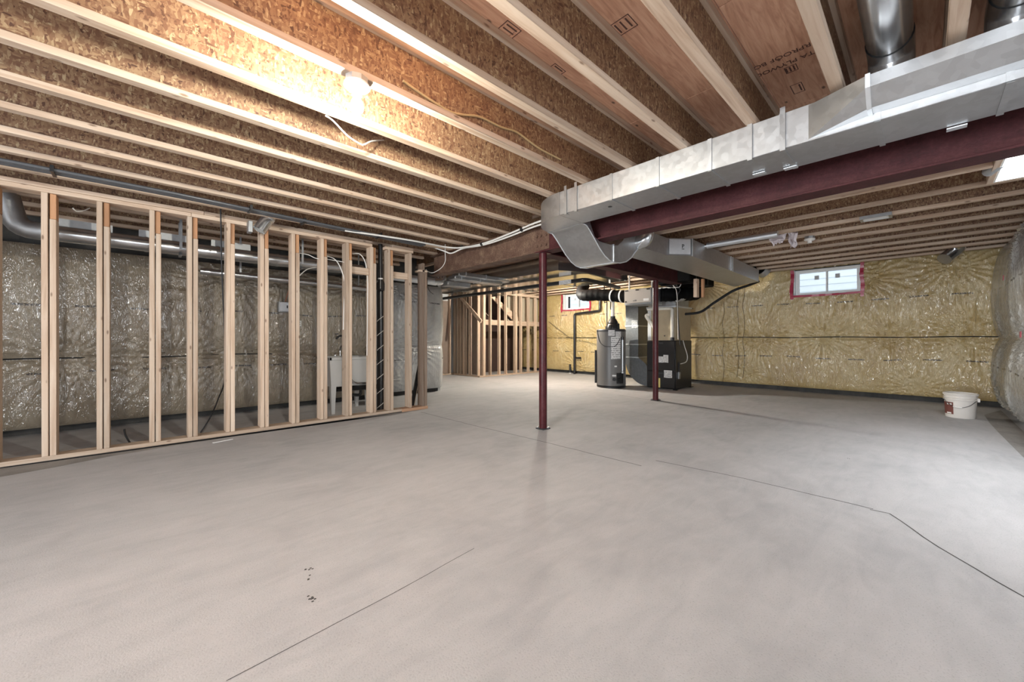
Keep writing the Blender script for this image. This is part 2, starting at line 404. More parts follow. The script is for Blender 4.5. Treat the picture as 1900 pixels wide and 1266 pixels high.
for x_, y_, n_ in ((575, 1054, 5), (578, 1070, 3), (572, 1112, 4), (585, 1110, 3), (1571, 851, 2)):
    q = F0(x_, y_)
    for k in range(n_):
        a_ = q + Vector((rnd.uniform(-.02, .02), rnd.uniform(-.02, .02), 0)); MB().box(a_.x - .004, a_.x + .004, a_.y - .003, a_.y + .003, 0.0003, 0.0012).build('paint_speck', 'concrete_dark', fl)
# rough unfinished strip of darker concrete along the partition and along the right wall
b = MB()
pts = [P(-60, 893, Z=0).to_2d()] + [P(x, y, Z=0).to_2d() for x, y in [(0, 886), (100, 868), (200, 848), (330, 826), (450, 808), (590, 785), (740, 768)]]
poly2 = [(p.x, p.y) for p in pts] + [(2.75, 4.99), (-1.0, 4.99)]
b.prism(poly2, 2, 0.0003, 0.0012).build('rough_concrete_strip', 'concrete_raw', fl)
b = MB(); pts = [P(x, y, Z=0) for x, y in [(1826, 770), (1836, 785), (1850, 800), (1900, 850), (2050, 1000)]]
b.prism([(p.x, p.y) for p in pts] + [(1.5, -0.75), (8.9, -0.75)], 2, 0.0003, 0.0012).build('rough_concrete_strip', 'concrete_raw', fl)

# ---- insulated walls: bulging poly-covered batts on a dark foundation wall
def blanket(name, mat, parent, org, ud, nd, ulen, z0, z1, seam, holes=(), seed=0, bulge=0.05, step=0.02, wr=1.0, roundend=0):
    org = Vector(org); ud = Vector(ud); nd = Vector(nd)
    nu = int(ulen / step); nz = int((z1 - z0) / step)
    r = random.Random(seed); anchors = []
    u = 0.3
    while u < ulen:
        anchors.append((u, seam, r.uniform(0.35, 0.7), r.uniform(10, 22), r.random() * 6))
        if r.random() < 0.75: anchors.append((u + r.uniform(-.3, .3), z1 - r.uniform(0.05, 0.35), r.uniform(0.4, 0.8), r.uniform(10, 18), r.random() * 6))
        if r.random() < 0.4: anchors.append((u + r.uniform(-.3, .3), z0 + r.uniform(0.0, 0.25), r.uniform(0.3, 0.5), r.uniform(10, 18), r.random() * 6))
        u += r.uniform(0.55, 1.2)
    vs = []; idx = {}
    for i in range(nu + 1):
        uu = ulen * i / nu
        near = [a for a in anchors if abs(a[0] - uu) < a[2] * 2.2]
        for j in range(nz + 1):
            z = z0 + (z1 - z0) * j / nz
            if z < seam: tt = (z - z0) / (seam - z0)
            else: tt = (z - seam) / (z1 - seam)
            h = bulge * (max(0.0, math.sin(PI * min(1, max(0, tt))))) ** 0.55
            q = Vector((uu, z, seed * 3.1))
            h += 0.022 * noise.noise(q * 1.1) + 0.006 * noise.noise(Vector((uu * 7, z * 2.2, seed)))
            for (au, az, R, kf, ph) in near:
                dx, dz = uu - au, z - az; rr = math.hypot(dx, dz)
                if rr < R * 2.2:
                    an = math.atan2(dz, dx); fo = math.exp(-(rr / R) ** 2) * min(1, rr / 0.10)
                    s = math.sin(an * kf + ph + 1.5 * noise.noise(q * 4))
                    h += wr * 0.030 * fo * (1 - abs(s)) ** 2 - 0.012 * math.exp(-(rr / 0.12) ** 2)
            if roundend and uu > ulen - roundend:
                a = (uu - (ulen - roundend)) / roundend; h -= roundend * (1 - math.sqrt(max(0, 1 - a * a)))
            idx[i, j] = len(vs); vs.append(org + ud * uu + Vector((0, 0, z)) + nd * h)
    b = MB(); fs = []
    for i in range(nu):
        for j in range(nz):
            uu = ulen * (i + .5) / nu; z = z0 + (z1 - z0) * (j + .5) / nz
            if any(h0 < uu < h1 and a0 < z < a1 for h0, h1, a0, a1 in holes): continue
            fs.append((idx[i, j], idx[i + 1, j], idx[i + 1, j + 1], idx[i, j + 1]))
    b._add(vs, fs, True)
    o = b.build(name, mat, parent)
    return o
# left wall
wl = MB().box(X0, 4.2, YL + 0.09, YL + 0.3, 0, ZJ + JD).build('wall_left', 'concrete_dark', kind='structure')
blanket('insulation_blanket', 'poly_tan_dimmed', wl, (X0, YL, 0), (1, 0, 0), (0, -1, 0), 2.72 - X0, 0.075, 2.02, 0.805, seed=1, bulge=0.06)
blanket('insulation_blanket', 'poly_grey', wl, (2.72, YL, 0), (1, 0, 0), (0, -1, 0), 4.28 - 2.72, 0.075, 2.02, 0.90, seed=9, bulge=0.07, roundend=0.14)
MB().tube(smooth_path([(X0 + i * 0.45, YL - 0.012, 0.805 + 0.008 * math.sin(i * 1.7)) for i in range(14)], 4), 0.008, 6).build('seam_strip', 'gasket', wl)
MB().box(4.2, 4.28, YL + 0.12, YA, 0, ZJ + JD).build('wall_return', 'concrete_pale', kind='structure')
# alcove wall
MB().box(4.2, XF + 0.3, YA, YA + 0.2, 0, ZJ2 + JD).build('wall_alcove', 'concrete_pale', kind='structure')
# back wall
DB = (-0.95, 2.15, 0.12, 2.14); DS = (-2.5, 2.9, 0.12, 2.14)          # glazed doors added for fill light, in the back wall and near side wall
b = MB(); b.box(X0 - 0.2, X0, YB - 0.2, DB[0], 0, ZJ + JD); b.box(X0 - 0.2, X0, DB[1], YA, 0, ZJ + JD); b.box(X0 - 0.2, X0, DB[0], DB[1], 0, DB[2]); b.box(X0 - 0.2, X0, DB[0], DB[1], DB[3], ZJ + JD)
b.build('wall_back', 'concrete_pale', kind='structure')
b = MB(); b.box(X0, DS[0], YB - 0.2, YB, 0, ZJ + JD); b.box(DS[1], 5.3, YB - 0.2, YB, 0, ZJ + JD); b.box(DS[0], DS[1], YB - 0.2, YB, 0, DS[2]); b.box(DS[0], DS[1], YB - 0.2, YB, DS[3], ZJ + JD)
b.build('wall_near', 'concrete_pale', kind='structure')
MB().box(5.25, 5.4, YB, YR - 0.08, 0, ZJ2 + JD).build('wall_jog', 'concrete_pale', kind='structure')
def glazed(name, D, along_x):
    u0, u1, z0, z1 = D; o = struct(name, ((u0 + u1) / 2, YB - 0.1, z0) if along_x else (X0 - 0.1, (u0 + u1) / 2, z0)); t = 0.06; f = MB(); g = MB()
    def bb(m, a, c, p, q, w0, w1):
        if along_x: m.box(a, c, YB - 0.1 - w0, YB - 0.1 + w1, p, q)
        else: m.box(X0 - 0.1 - w0, X0 - 0.1 + w1, a, c, p, q)
    bb(f, u0, u1, z0, z0 + t, .04, .04); bb(f, u0, u1, z1 - t, z1, .04, .04)
    n = max(2, round((u1 - u0) / 1.3))
    for i in range(n + 1):
        u = u0 + (u1 - u0 - t) * i / n; bb(f, u, u + t, z0 + t, z1 - t, .04, .04)
    f.build('door_frame', 'white_paint', o)
    for i in range(n):
        g = MB(); a = u0 + (u1 - u0 - t) * i / n + t; bb(g, a, u0 + (u1 - u0 - t) * (i + 1) / n, z0 + t, z1 - t, .004, .004); g.build('pane', 'glass', o)
glazed('added_door_1', DB, False); glazed('added_door_2', DS, True)  # both doors are made up, to brighten the room from behind
# far wall with two window openings
W1 = (0.775, 1.735, 1.855, 2.345); W2 = (6.50, 7.46, 1.885, 2.345)      # y0 y1 z0 z1
b = MB(); xa, xb_ = XF + 0.06, XF + 0.3; top = ZJ2 + JD
ys = [YB - 0.3, W1[0], W1[1], W2[0], W2[1], YA + 0.3]
b.box(xa, xb_, ys[0], ys[1], 0, top); b.box(xa, xb_, ys[2], ys[3], 0, top); b.box(xa, xb_, ys[4], ys[5], 0, top)
for W in (W1, W2): b.box(xa, xb_, W[0], W[1], 0, W[2]); b.box(xa, xb_, W[0], W[1], W[3], top)
wf = b.build('wall_far', 'concrete_dark', kind='structure')
yy0 = YR - 0.05
blanket('insulation_blanket', 'poly_gold', wf, (XF, yy0, 0), (0, 1, 0), (-1, 0, 0), YA - yy0, 0.085, 2.43, 1.05, seed=2, bulge=0.05, wr=1.0,
        holes=[(W[0] - yy0 - 0.01, W[1] - yy0 + 0.01, W[2] - 0.01, W[3]) for W in (W1, W2)])
MB().tube(smooth_path([(XF - 0.014, yy0 + i * 0.5, 1.05 + 0.007 * math.sin(i * 2.1)) for i in range(20)], 4), 0.009, 6).build('seam_strip', 'gasket', wf)
# right wall
wr_ = MB().box(5.4, XF + 0.3, YR - 0.3, YR - 0.1, 0, ZJ2 + JD).build('wall_right', 'concrete_dark', kind='structure')
blanket('insulation_blanket', 'poly_grey', wr_, (5.25, YR, 0), (1, 0, 0), (0, 1, 0), XF - 0.05 - 5.25, 0.07, 2.33, 1.02, seed=5, bulge=0.10, wr=1.2)

for x_, y_ in ((1861, 516), (1893, 621)):
    q = P(x_, y_, Y=YR + 0.125); MB().cbox(q.x - 0.035, q.x + 0.035, q.y - 0.004, q.y + 0.002, q.z - 0.03, q.z + 0.03, 0.001).build('tape_patch', 'red_tape', wr_)
# ---- windows
def window(name, W, stick):
    y0, y1, z0, z1 = W; x = XF + 0.10
    o = struct(name, (x, (y0 + y1) / 2, z0))
    f = MB(); t = 0.035
    f.box(x - 0.03, x + 0.06, y0, y1, z0, z0 + t); f.box(x - 0.03, x + 0.06, y0, y1, z1 - t, z1)
    f.box(x - 0.03, x + 0.06, y0, y0 + t, z0 + t, z1 - t); f.box(x - 0.03, x + 0.06, y1 - t, y1, z0 + t, z1 - t)
    f.build('window_frame', 'white_paint', o)
    ym = (y0 + y1) / 2
    for k, (a, c, dx) in enumerate(((y0 + t, ym + 0.015, 0.0), (ym - 0.015, y1 - t, 0.025))):
        s = MB(); u = 0.022
        s.box(x + dx - 0.012, x + dx + 0.012, a, c, z0 + t, z0 + t + u); s.box(x + dx - 0.012, x + dx + 0.012, a, c, z1 - t - u, z1 - t)
        s.box(x + dx - 0.012, x + dx + 0.012, a, a + u, z0 + t + u, z1 - t - u); s.box(x + dx - 0.012, x + dx + 0.012, c - u, c, z0 + t + u, z1 - t - u)
        so = s.build('sash', 'white_paint', o)
        MB().box(x + dx - 0.003, x + dx + 0.003, a + u, c - u, z0 + t + u, z1 - t - u).build('pane', 'glass', so)
        cy = (a + c) / 2 + 0.06 * (1 - 2 * k); cz = z0 + (z1 - z0) * 0.68
        st = MB(); st.box(x + dx - 0.006, x + dx - 0.004, cy - 0.035, cy + 0.035, cz - 0.04, cz + 0.04); st.build('sticker', 'sticker', so)
        st = MB()
        for q in range(3): st.box(x + dx - 0.0075, x + dx - 0.006, cy - 0.026, cy + 0.026, cz - 0.028 + q * 0.022, cz - 0.018 + q * 0.022)
        st.build('sticker_print', 'hrv_grey', so)
    # reveal of wood + red sheathing tape round the opening
    r = MB()
    r.box(XF - 0.03, XF + 0.07, y0 - 0.012, y0, z0 - 0.012, z1); r.box(XF - 0.03, XF + 0.07, y1, y1 + 0.012, z0 - 0.012, z1); r.box(XF - 0.03, XF + 0.07, y0, y1, z0 - 0.012, z0)
    r.build('reveal', 'white_paint', o)
    for pts in ([(y1 + .03, z1), (y1 + .022, z1 - .16), (y1 + .04, z0 + .1), (y1 + .03, z0 - .07)], [(y0 - .03, z1 + .02), (y0 - .018, z1 - .2), (y0 - .035, z0 + .12), (y0 - .025, z0 - .09)], [(y1 + .05, z0 - .015), ((y0 + y1) / 2, z0 - .022), (y0 - .04, z0 - .012)]):
        m = MB(); path = smooth_path([(XF - 0.075, a, c) for a, c in pts], 6); horiz = abs(pts[0][0] - pts[-1][0]) > 0.3
        for i in range(len(path) - 1):
            wd = 0.026 + 0.008 * noise.noise(Vector((i * 0.7, pts[0][0], 1))); a, c = path[i], path[i + 1]
            a = a + Vector((0.02 * noise.noise(a * 9), 0, 0)); c = c + Vector((0.02 * noise.noise(c * 9), 0, 0))
            if horiz: e = Vector((0, 0, wd * 0.7))
            else: e = Vector((0, wd, 0))
            m.quad(a - e, c - e, c + e, a + e); m.quad(a - e + Vector((.004, 0, 0)), a + e + Vector((.004, 0, 0)), c + e + Vector((.004, 0, 0)), c - e + Vector((.004, 0, 0)))
        m.build('red_tape', 'red_tape', o)
    return o
window('window_1', W1, 1); window('window_2', W2, 1)
# lap siding of the neighbouring house seen through the panes
sd = thing('neighbouring_house_siding', 'pale horizontal lap siding outside the basement windows', 'siding', (XF + 2.4, 4, 0.8))
bd = MB().prism([(0, 0), (0.022, 0), (0.006, 0.16), (0, 0.16)], 1, -6.5, 6.5).mesh('siding_board', (0, 0, 0))
for i in range(24): inst('siding_board', bd, 'siding_white', (XF + 2.4, 4, 0.8 + i * 0.15), sd, (0, 0, PI))

# ---- ceiling: plywood subfloor on I-joists
ce = struct('ceiling', (1.0, 2.0, ZJ + JD))
def panels(x0, x1, y0, y1, z, lx, ly, stagger, hole=None):
    y = y0; row = 0; cache = {}
    while y < y1 - 0.01:
        ye = min(y1, y + ly); x = x0 - (lx / 2 if row % 2 and stagger else 0)
        while x < x1 - 0.01:
            xs, xe = max(x0, x), min(x1, x + lx)
            segs = [(xs, xe, y, ye)]
            if hole:
                hx0, hx1, hy0, hy1 = hole; out = []
                for (a, c, d, e) in segs:
                    if a < hx1 and c > hx0 and d < hy1 and e > hy0:
                        if a < hx0: out.append((a, hx0, d, e))
                        if c > hx1: out.append((hx1, c, d, e))
                        if d < hy0: out.append((max(a, hx0), min(c, hx1), d, hy0))
                        if e > hy1: out.append((max(a, hx0), min(c, hx1), hy1, e))
                    else: out.append((a, c, d, e))
                segs = out
            for (a, c, d, e) in segs:
                if c - a > 0.02 and e - d > 0.02:
                    MB().cbox(a + 0.0015, c - 0.0015, d + 0.0015, e - 0.0015, z, z + 0.018, 0.0015).build('plywood_panel', 'plywood', ce)
            x += lx
        y += ly; row += 1
panels(X0 - 0.2, XB + 0.02, YB - 0.2, YL + 0.3, ZJ + JD, 1.22, 2.44, True)
OPEN = (3.43, 5.222, -0.9, -0.40)
panels(XB + 0.02, XF + 0.3, YB - 0.2, YA + 0.2, ZJ2 + JD, 2.44, 1.22, True, OPEN)
MB().box(X0 - 0.2, XB + 0.02, YL + 0.3, YA + 0.2, ZJ + JD, ZJ + JD + 0.018).build('plywood_panel', 'plywood', ce)
def joist_meshes(L, axis):
    """web and flanges of one I-joist, centred on its length, underside at z = 0"""
    def bx(w, z0, z1, c):
        m = MB()
        if axis == 0: m.cbox(-L / 2, L / 2, -w / 2, w / 2, z0, z1, c)
        else: m.cbox(-w / 2, w / 2, -L / 2, L / 2, z0, z1, c)
        return m.mesh('joist', (0, 0, 0))
    return bx(0.0105, 0.03, JD - 0.03, 0.001), bx(0.058, 0.0, 0.038, 0.003), bx(0.058, JD - 0.038, JD, 0.003)
def joist(c, z, meshes, lum):
    wbo = inst('joist', meshes[0], 'osb', (c[0], c[1], z), ce)
    inst('bottom_flange', meshes[1], lum, (c[0], c[1], z), wbo)
    inst('top_flange', meshes[2], lum, (c[0], c[1], z), wbo)
JY = [0.31 + 0.4055 * k for k in range(-10, 16)]
ma = joist_meshes(XB - 0.03 - X0, 0)
for y in JY: joist(((XB - 0.03 + X0) / 2, y), ZJ, ma, 'lumber_x')
JX = [3.74, 4.24, 4.72, 5.255, 5.79, 6.22, 6.67, 7.14, 7.60, 8.05, 8.50, 8.93]
mb = joist_meshes(YA - 0.02 - (YR - 0.08), 1); ys = YR - 0.08
mc = joist_meshes(YA - 0.02 - (-0.36), 1)
for x in JX:
    if x < 5.1: joist((x, (YA - 0.02 - 0.36) / 2), ZJ2, mc, 'lumber_y')
    else: joist((x, (YA - 0.02 + ys) / 2), ZJ2, mb, 'lumber_y')
MB().cbox(3.43, 5.22, -0.40, -0.362, ZJ2, ZJ2 + JD, 0.003).build('opening_header', 'lumber_x', ce)
# lit white shaft over the floor opening
sh = MB(); z0, z1 = ZJ2 + JD - 0.3, 4.2
sh.box(3.43, 3.452, -0.9, -0.41, z0 + 0.002, z1); sh.box(5.200, 5.222, -0.9, -0.41, z0 + 0.002, z1); sh.box(3.43, 5.222, -0.41, -0.40, z0 + 0.002, z1); sh.box(3.41, 5.24, -0.92, -0.9, z0, z1); sh.box(3.41, 5.24, -0.92, -0.23, z1, z1 + 0.02)
sh.build('wall_shaft', 'white_paint', kind='structure')
# stamps printed on the subfloor
pz = ZJ + JD - 0.0012
for body, px_, py_ in (('RPROOF BOND', 1504, 78), ('TA PLYWOOD', 1510, 93)):
    q = P(px_, py_, Z=pz); text_mesh('plywood_stamp', body, 0.05, 'ink_brown', (q.x, q.y, pz), (PI, 0, PI / 2), ce)
def stamp_box(px_, py_, w_, h_, bars=2):
    q = P(px_, py_, Z=pz); m = MB(); t = 0.004
    m.box(q.x - w_, q.x + w_, q.y - h_, q.y - h_ + t, pz, pz + 0.001); m.box(q.x - w_, q.x + w_, q.y + h_ - t, q.y + h_, pz, pz + 0.001)
    m.box(q.x - w_, q.x - w_ + t, q.y - h_, q.y + h_, pz, pz + 0.001); m.box(q.x + w_ - t, q.x + w_, q.y - h_, q.y + h_, pz, pz + 0.001)
    for i in range(bars): m.box(q.x - w_ * 0.7, q.x + w_ * 0.7, q.y - h_ * 0.6 + i * h_ * 0.6, q.y - h_ * 0.6 + i * h_ * 0.6 + 0.008, pz, pz + 0.001)
    m.build('plywood_stamp', 'ink_brown', ce)
stamp_box(1033, 130, 0.05, 0.03, 1); stamp_box(944, 57, 0.05, 0.045, 2); stamp_box(1480, 164, 0.06, 0.03, 1); stamp_box(1468, 128, 0.035, 0.03, 3); stamp_box(1158, 47, 0.05, 0.05, 4)

# ---- framed partition on the left
YW0, YW1 = 5.0, 5.14; ZT = ZJ - 0.076
wp = struct('wall_partition', (1.1, 5.07, 0))
MB().box(X0, 2.72, YW0, YW1, 0.0, 0.007).build('sill_gasket', 'gasket', wp)
MB().cbox(X0, 2.62, YW0, YW1, 0.007, 0.045, 0.003).build('bottom_plate', 'lumber_x', wp)
MB().cbox(2.62, 3.03, YW0 - 0.01, YW1, 0.0, 0.042, 0.003).build('bottom_plate', 'lumber_dark_x', wp)
for z in (ZT, ZT + 0.038):
    for a, c in ((X0, 0.35), (0.352, 2.20), (2.38, 2.80)):
        MB().cbox(a + (0.1 if z > ZT and a > 0 else 0), c + (0.1 if z > ZT and c < 2 else 0), YW0, YW1, z + 0.0005, z + 0.0375, 0.003).build('top_plate', 'lumber_x', wp)
ms = MB().cbox(-0.019, 0.019, -0.07, 0.07, 0, ZT - 0.045, 0.003).mesh('stud', (0, 0, 0))
m2 = MB().cbox(-0.019, 0.019, -0.07, 0.07, 0, 2.02 - 0.045, 0.003).mesh('stud', (0, 0, 0))
m3 = MB().cbox(-0.019, 0.019, -0.055, 0.07, 0, ZT - 2.023, 0.003).mesh('block', (0, 0, 0))
SX = [-4.26, -3.955, -3.65, -3.345, -3.04, -2.735, -2.43, -2.125, -1.82, -1.515, -1.21, -0.905, -0.606, -0.295, 0.045, 0.322, 0.629, 0.938, 1.248, 1.555, 1.857, 2.173, 2.417, 2.739]
for i, x in enumerate(SX):
    tilt = rnd.uniform(-0.002, 0.002)
    inst('stud', ms, 'lumber_z', (x + 0.019, 5.07, 0.045), wp, (0, tilt, 0))
    if i == len(SX) - 1: continue
    inst('stud', m2, 'lumber_z', (x + 0.019 + 0.0405 + rnd.uniform(0, 0.004), 5.07 + rnd.uniform(0, 0.006), 0.045), wp, (0, rnd.uniform(-0.001, 0.001), 0))
    inst('block', m3, 'lumber_orange_z', (x + 0.019 + 0.041, 5.07, 2.022), wp)
# end post of dark weathered planks carrying the beam end
for k, x in enumerate((2.945, 2.986)):
    MB().cbox(x, x + 0.038, YW0 + 0.0, YW1, 0.042, 1.99 if k else 2.12, 0.003).build('end_post_plank', 'lumber_dark_z', wp)
MB().cbox(2.90, 3.03, YW0, YW1, 1.992, 2.02, 0.003).build('bearing_block', 'lumber_x', wp)
MB().cbox(1.94, 2.17, 5.04, 5.078, 1.86, 1.95, 0.003).build('blocking', 'lumber_x', wp)
MB().cbox(2.50, 2.735, 5.04, 5.078, 1.86, 1.95, 0.003).build('blocking', 'lumber_x', wp)

# ---- stair enclosure framing at the back
ws = struct('wall_stair', (7.6, 8.1, 0))
MB().cbox(6.46, 9.1, 8.06, 8.15, 0.0, 0.038, 0.003).build('bottom_plate', 'lumber_x', ws)
MB().cbox(6.46, 6.55, 8.15, YA, 0.0, 0.038, 0.003).build('bottom_plate', 'lumber_y', ws)
MB().cbox(4.4, 6.46, YA - 0.1, YA - 0.01, 0.0, 0.038, 0.003).build('bottom_plate', 'lumber_x', ws)
MB().cbox(6.46, 9.1, 8.06, 8.15, ZJ2 - 0.076, ZJ2, 0.003).build('top_plate', 'lumber_x', ws)
MB().cbox(6.46, 6.55, 8.15, YA, ZJ2 - 0.076, ZJ2, 0.003).build('top_plate', 'lumber_y', ws)
sf = MB().cbox(-0.019, 0.019, -0.045, 0.045, 0, ZJ2 - 0.076 - 0.038, 0.003).mesh('stud', (0, 0, 0))
for x in (6.60, 6.64, 6.85, 7.17, 7.42, 7.78, 7.82, 8.02, 8.33, 8.64, 8.95): inst('stud', sf, 'lumber_z', (x, 8.105, 0.038), ws)
for y in (8.17, 8.54, 8.77, 8.80, 8.94, 9.07, 9.25): inst('stud', sf, 'lumber_z', (6.505, y, 0.038), ws, (0, 0, PI / 2))
for x in (6.0, 6.35): inst('stud', sf, 'lumber_z', (x, YA - 0.055, 0.038), ws)
MB().cbox(6.66, 9.1, 8.16, 8.20, 1.40, 1.54, 0.003).build('ledger', 'lumber_x', ws)
MB().cbox(7.80, 9.1, 8.42, 8.44, 1.54, ZJ2, 0.003).build('drywall_sheet', 'drywall_beige', ws)
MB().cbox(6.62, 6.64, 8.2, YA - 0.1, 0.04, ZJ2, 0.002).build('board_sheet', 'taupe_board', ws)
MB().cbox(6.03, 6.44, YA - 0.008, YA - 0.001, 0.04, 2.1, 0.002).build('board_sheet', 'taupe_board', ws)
MB().box(6.7, 9.1, 9.2, 9.22, 0.0, ZJ2).build('under_stair_shade_sheet', 'brown_board', ws)  # near-black colour stands in for the shade under the stairs
# diagonal brace on the return of the stair framing
a, c = P(856, 553, X=6.43), P(893, 597, X=6.43); d = (c - a).normalized(); nn = Vector((0, d.z, -d.y)) * 0.045
MB().prism([((a - nn).y, (a - nn).z), ((c - nn).y, (c - nn).z), ((c + nn).y, (c + nn).z), ((a + nn).y, (a + nn).z)], 0, 6.41, 6.448).build('diagonal_brace', 'lumber_y', ws)
# stair stringer, with treads behind
st = thing('stair_flight', 'underside of wooden stairs behind the bright framing studs', 'stairs', (7.5, 8.6, 0.0))
a, c = P(906, 546, Y=8.28), P(960, 605, Y=8.28); d = (c - a).normalized(); nn = Vector((-d.z, 0, d.x)) * 0.24
if nn.z < 0: nn = -nn
a2 = a - d * 0.0
for y in (8.26, 9.12):
    MB().prism([(a2.x, a2.z), (c.x, c.z), ((c + nn).x, (c + nn).z), (a2.x + nn.x * 1.0, min(ZJ2 - 0.08, a2.z + nn.z))], 1, y, y + 0.038).build('stringer', 'lumber_x', st)
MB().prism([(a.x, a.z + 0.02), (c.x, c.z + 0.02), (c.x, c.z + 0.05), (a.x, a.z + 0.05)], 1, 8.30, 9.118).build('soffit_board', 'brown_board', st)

# ================================================================ STEEL
def ibeam(name, axis, a0, a1, c, z0, z1, mat, label, wd=0.165):
    o = thing(name, label, 'beam', ((c, (a0 + a1) / 2, z0) if axis == 1 else ((a0 + a1) / 2, c, z0)))
    def bb(n, c0, c1, q0, q1):
        m = MB()
        if axis == 1: m.cbox(c0, c1, a0, a1, q0, q1, 0.002)
        else: m.cbox(a0, a1, c0, c1, q0, q1, 0.002)
        return m.build(n, mat, o)
    bb('web', c - 0.004, c + 0.004, z0 + 0.013, z1 - 0.013); bb('bottom_flange', c - wd / 2, c + wd / 2, z0, z0 + 0.014); bb('top_flange', c - wd / 2, c + wd / 2, z1 - 0.014, z1)
    return o
b1 = ibeam('steel_beam', 1, YB + 0.02, 2.985, XB, 2.0, ZJ, 'red_oxide', 'dark red steel beam running beside the long galvanized duct')
b2 = ibeam('steel_beam', 1, 2.99, 5.3, XB, 2.0, ZJ, 'rusty_steel', 'rusty brown steel beam from the red post to the stud partition')
b3 = ibeam('steel_beam', 0, XB + 0.09, 7.0, 3.06, 2.0, ZJ2, 'red_oxide', 'dark red steel beam heading back over the furnace')
pl = MB().cbox(XB - 0.012, XB - 0.004, 2.90, 3.10, 2.04, 2.27, 0.002).build('splice_plate', 'rusty_steel', b2)
bolt = MB().lathe([(0.0001, 0.016), (0.016, 0.016), (0.016, 0), (0.0001, 0)], n=6, axis=(-1, 0, 0)).mesh('bolt', (0, 0, 0))
for y in (2.94, 3.02, 3.08):
    for z in (2.09, 2.20): inst('bolt', bolt, 'rusty_steel', (XB - 0.012, y, z), b2)
def post(c, zt, label):
    o = thing('steel_post', label, 'post', (c[0], c[1], 0), 'red steel posts')
    MB().tube([(c[0], c[1], 0.012), (c[0], c[1], zt - 0.012)], 0.045, 24).build('shaft', 'post_red', o)
    MB().cbox(c[0] - 0.06, c[0] + 0.06, c[1] - 0.06, c[1] + 0.06, 0, 0.012, 0.002).build('base_plate', 'steel_dark', o)
    MB().cbox(c[0] - 0.08, c[0] + 0.08, c[1] - 0.06, c[1] + 0.06, zt - 0.012, zt, 0.002).build('cap_plate', 'post_red', o)
    for s in (-1, 1): MB().lathe([(0.012, 0.012), (0.012, 0.026), (0.0001, 0.026)], (c[0] + s * 0.04, c[1] - s * 0.045, 0), 6).build('anchor_bolt', 'chrome', o)
post((3.30, 2.975), 2.0, 'nearer dark red round steel post under the beam splice')
post((6.17, 3.06), 2.0, 'farther red round steel post standing before the black furnace')

# ================================================================ SUPPLY DUCT
sdct = thing('supply_duct', 'long rectangular galvanized supply duct with a drop under the red beam', 'duct', (2.8, 1.0, 2.1))
dx0, dx1, dz0, dz1 = 2.655, 3.0, 2.105, 2.309
ysec = [YB + 0.3, -2.4, -1.1, -0.25, 0.16, 0.56, 0.95, 1.30, 1.68, 2.20]
for a, c in zip(ysec[:-1], ysec[1:]): MB().cbox(dx0, dx1, a + 0.001, c - 0.001, dz0, dz1, 0.003).build('trunk_section', 'galvanized', sdct)
for y in ysec[1:-1]:
    m = MB(); m.box(dx0 - 0.006, dx0 - 0.0005, y - 0.012, y + 0.012, dz0 - 0.004, dz1); m.box(dx0 - 0.006, dx1 + 0.006, y - 0.012, y + 0.012, dz0 - 0.006, dz0 - 0.0005)
    m.build('drive_cleat', 'galvanized', sdct)
for px_ in (1049, 1068, 1391, 1452):
    y = P(px_, 350, X=dx0 - 0.008).y; m = MB()
    m.box(dx0 - 0.010, dx0 - 0.007, y - 0.013, y + 0.013, dz0 - 0.009, ZJ + 0.03); m.box(dx0 - 0.010, dx0 + 0.03, y - 0.013, y + 0.013, dz0 - 0.012, dz0 - 0.008)
    m.build('hanger_strap', 'galvanized', sdct)
for px_, py_ in ((1468, 312), (1775, 238), (1410, 323)):
    q = P(px_, py_, Z=2.10); MB().box(q.x - 0.03, q.x + 0.012, q.y - 0.035, q.y + 0.035, 2.096, 2.101).build('strap_end', 'galvanized_bright', sdct)
q = P(1132, 384, Z=dz0 - 0.002); MB().lathe([(0.018, 0.0), (0.0001, 0.0)], (q.x, q.y, dz0 - 0.0015), 20).build('test_hole', 'black_plastic', sdct)
# elbow, turning from along the beam to under it
arc = [(dx1 - 0.345 * math.cos(t) * 1.0, 2.20 + 0.43 * math.sin(t)) for t in [PI / 2 * i / 10 for i in range(11)]]
MB().prism([(dx1, 2.2)] + arc, 2, dz0, dz1, False).build('elbow', 'galvanized', sdct)
# S-shaped drop
bot = [(3.0, dz0), (3.06, 2.10), (3.12, 2.055), (3.2, 1.985), (3.28, 1.915), (3.37, 1.855), (3.46, 1.82), (3.55, 1.812), (3.66, 1.82), (3.78, 1.85), (3.89, 1.91), (3.97, 1.98), (4.06, 2.05), (4.15, 2.08)]
topp = [(4.15, 2.30), (3.95, 2.26), (3.80, 2.15), (3.70, 2.05), (3.62, 2.0), (3.52, 1.985), (3.40, 1.985), (3.28, 1.987), (3.2, 2.02), (3.14, 2.12), (3.08, 2.24), (3.0, dz1)]
MB().prism(bot + topp, 1, 2.21, 2.63).build('offset_drop', 'galvanized', sdct)
MB().box(2.996, 3.004, 2.2, 2.64, dz0 - 0.006, dz1).build('drive_cleat', 'galvanized', sdct)
for prof in (bot,):
    for y in (2.206, 2.63):
        m = MB(); pp = [Vector((x, y, z)) for x, z in prof]; m.tube(pp, 0.006, 6); m.build('edge_seam', 'galvanized_bright', sdct)
MB().cbox(3.535, 3.545, 2.203, 2.638, 1.806, 2.0, 0.001).build('drive_cleat', 'galvanized_bright', sdct)
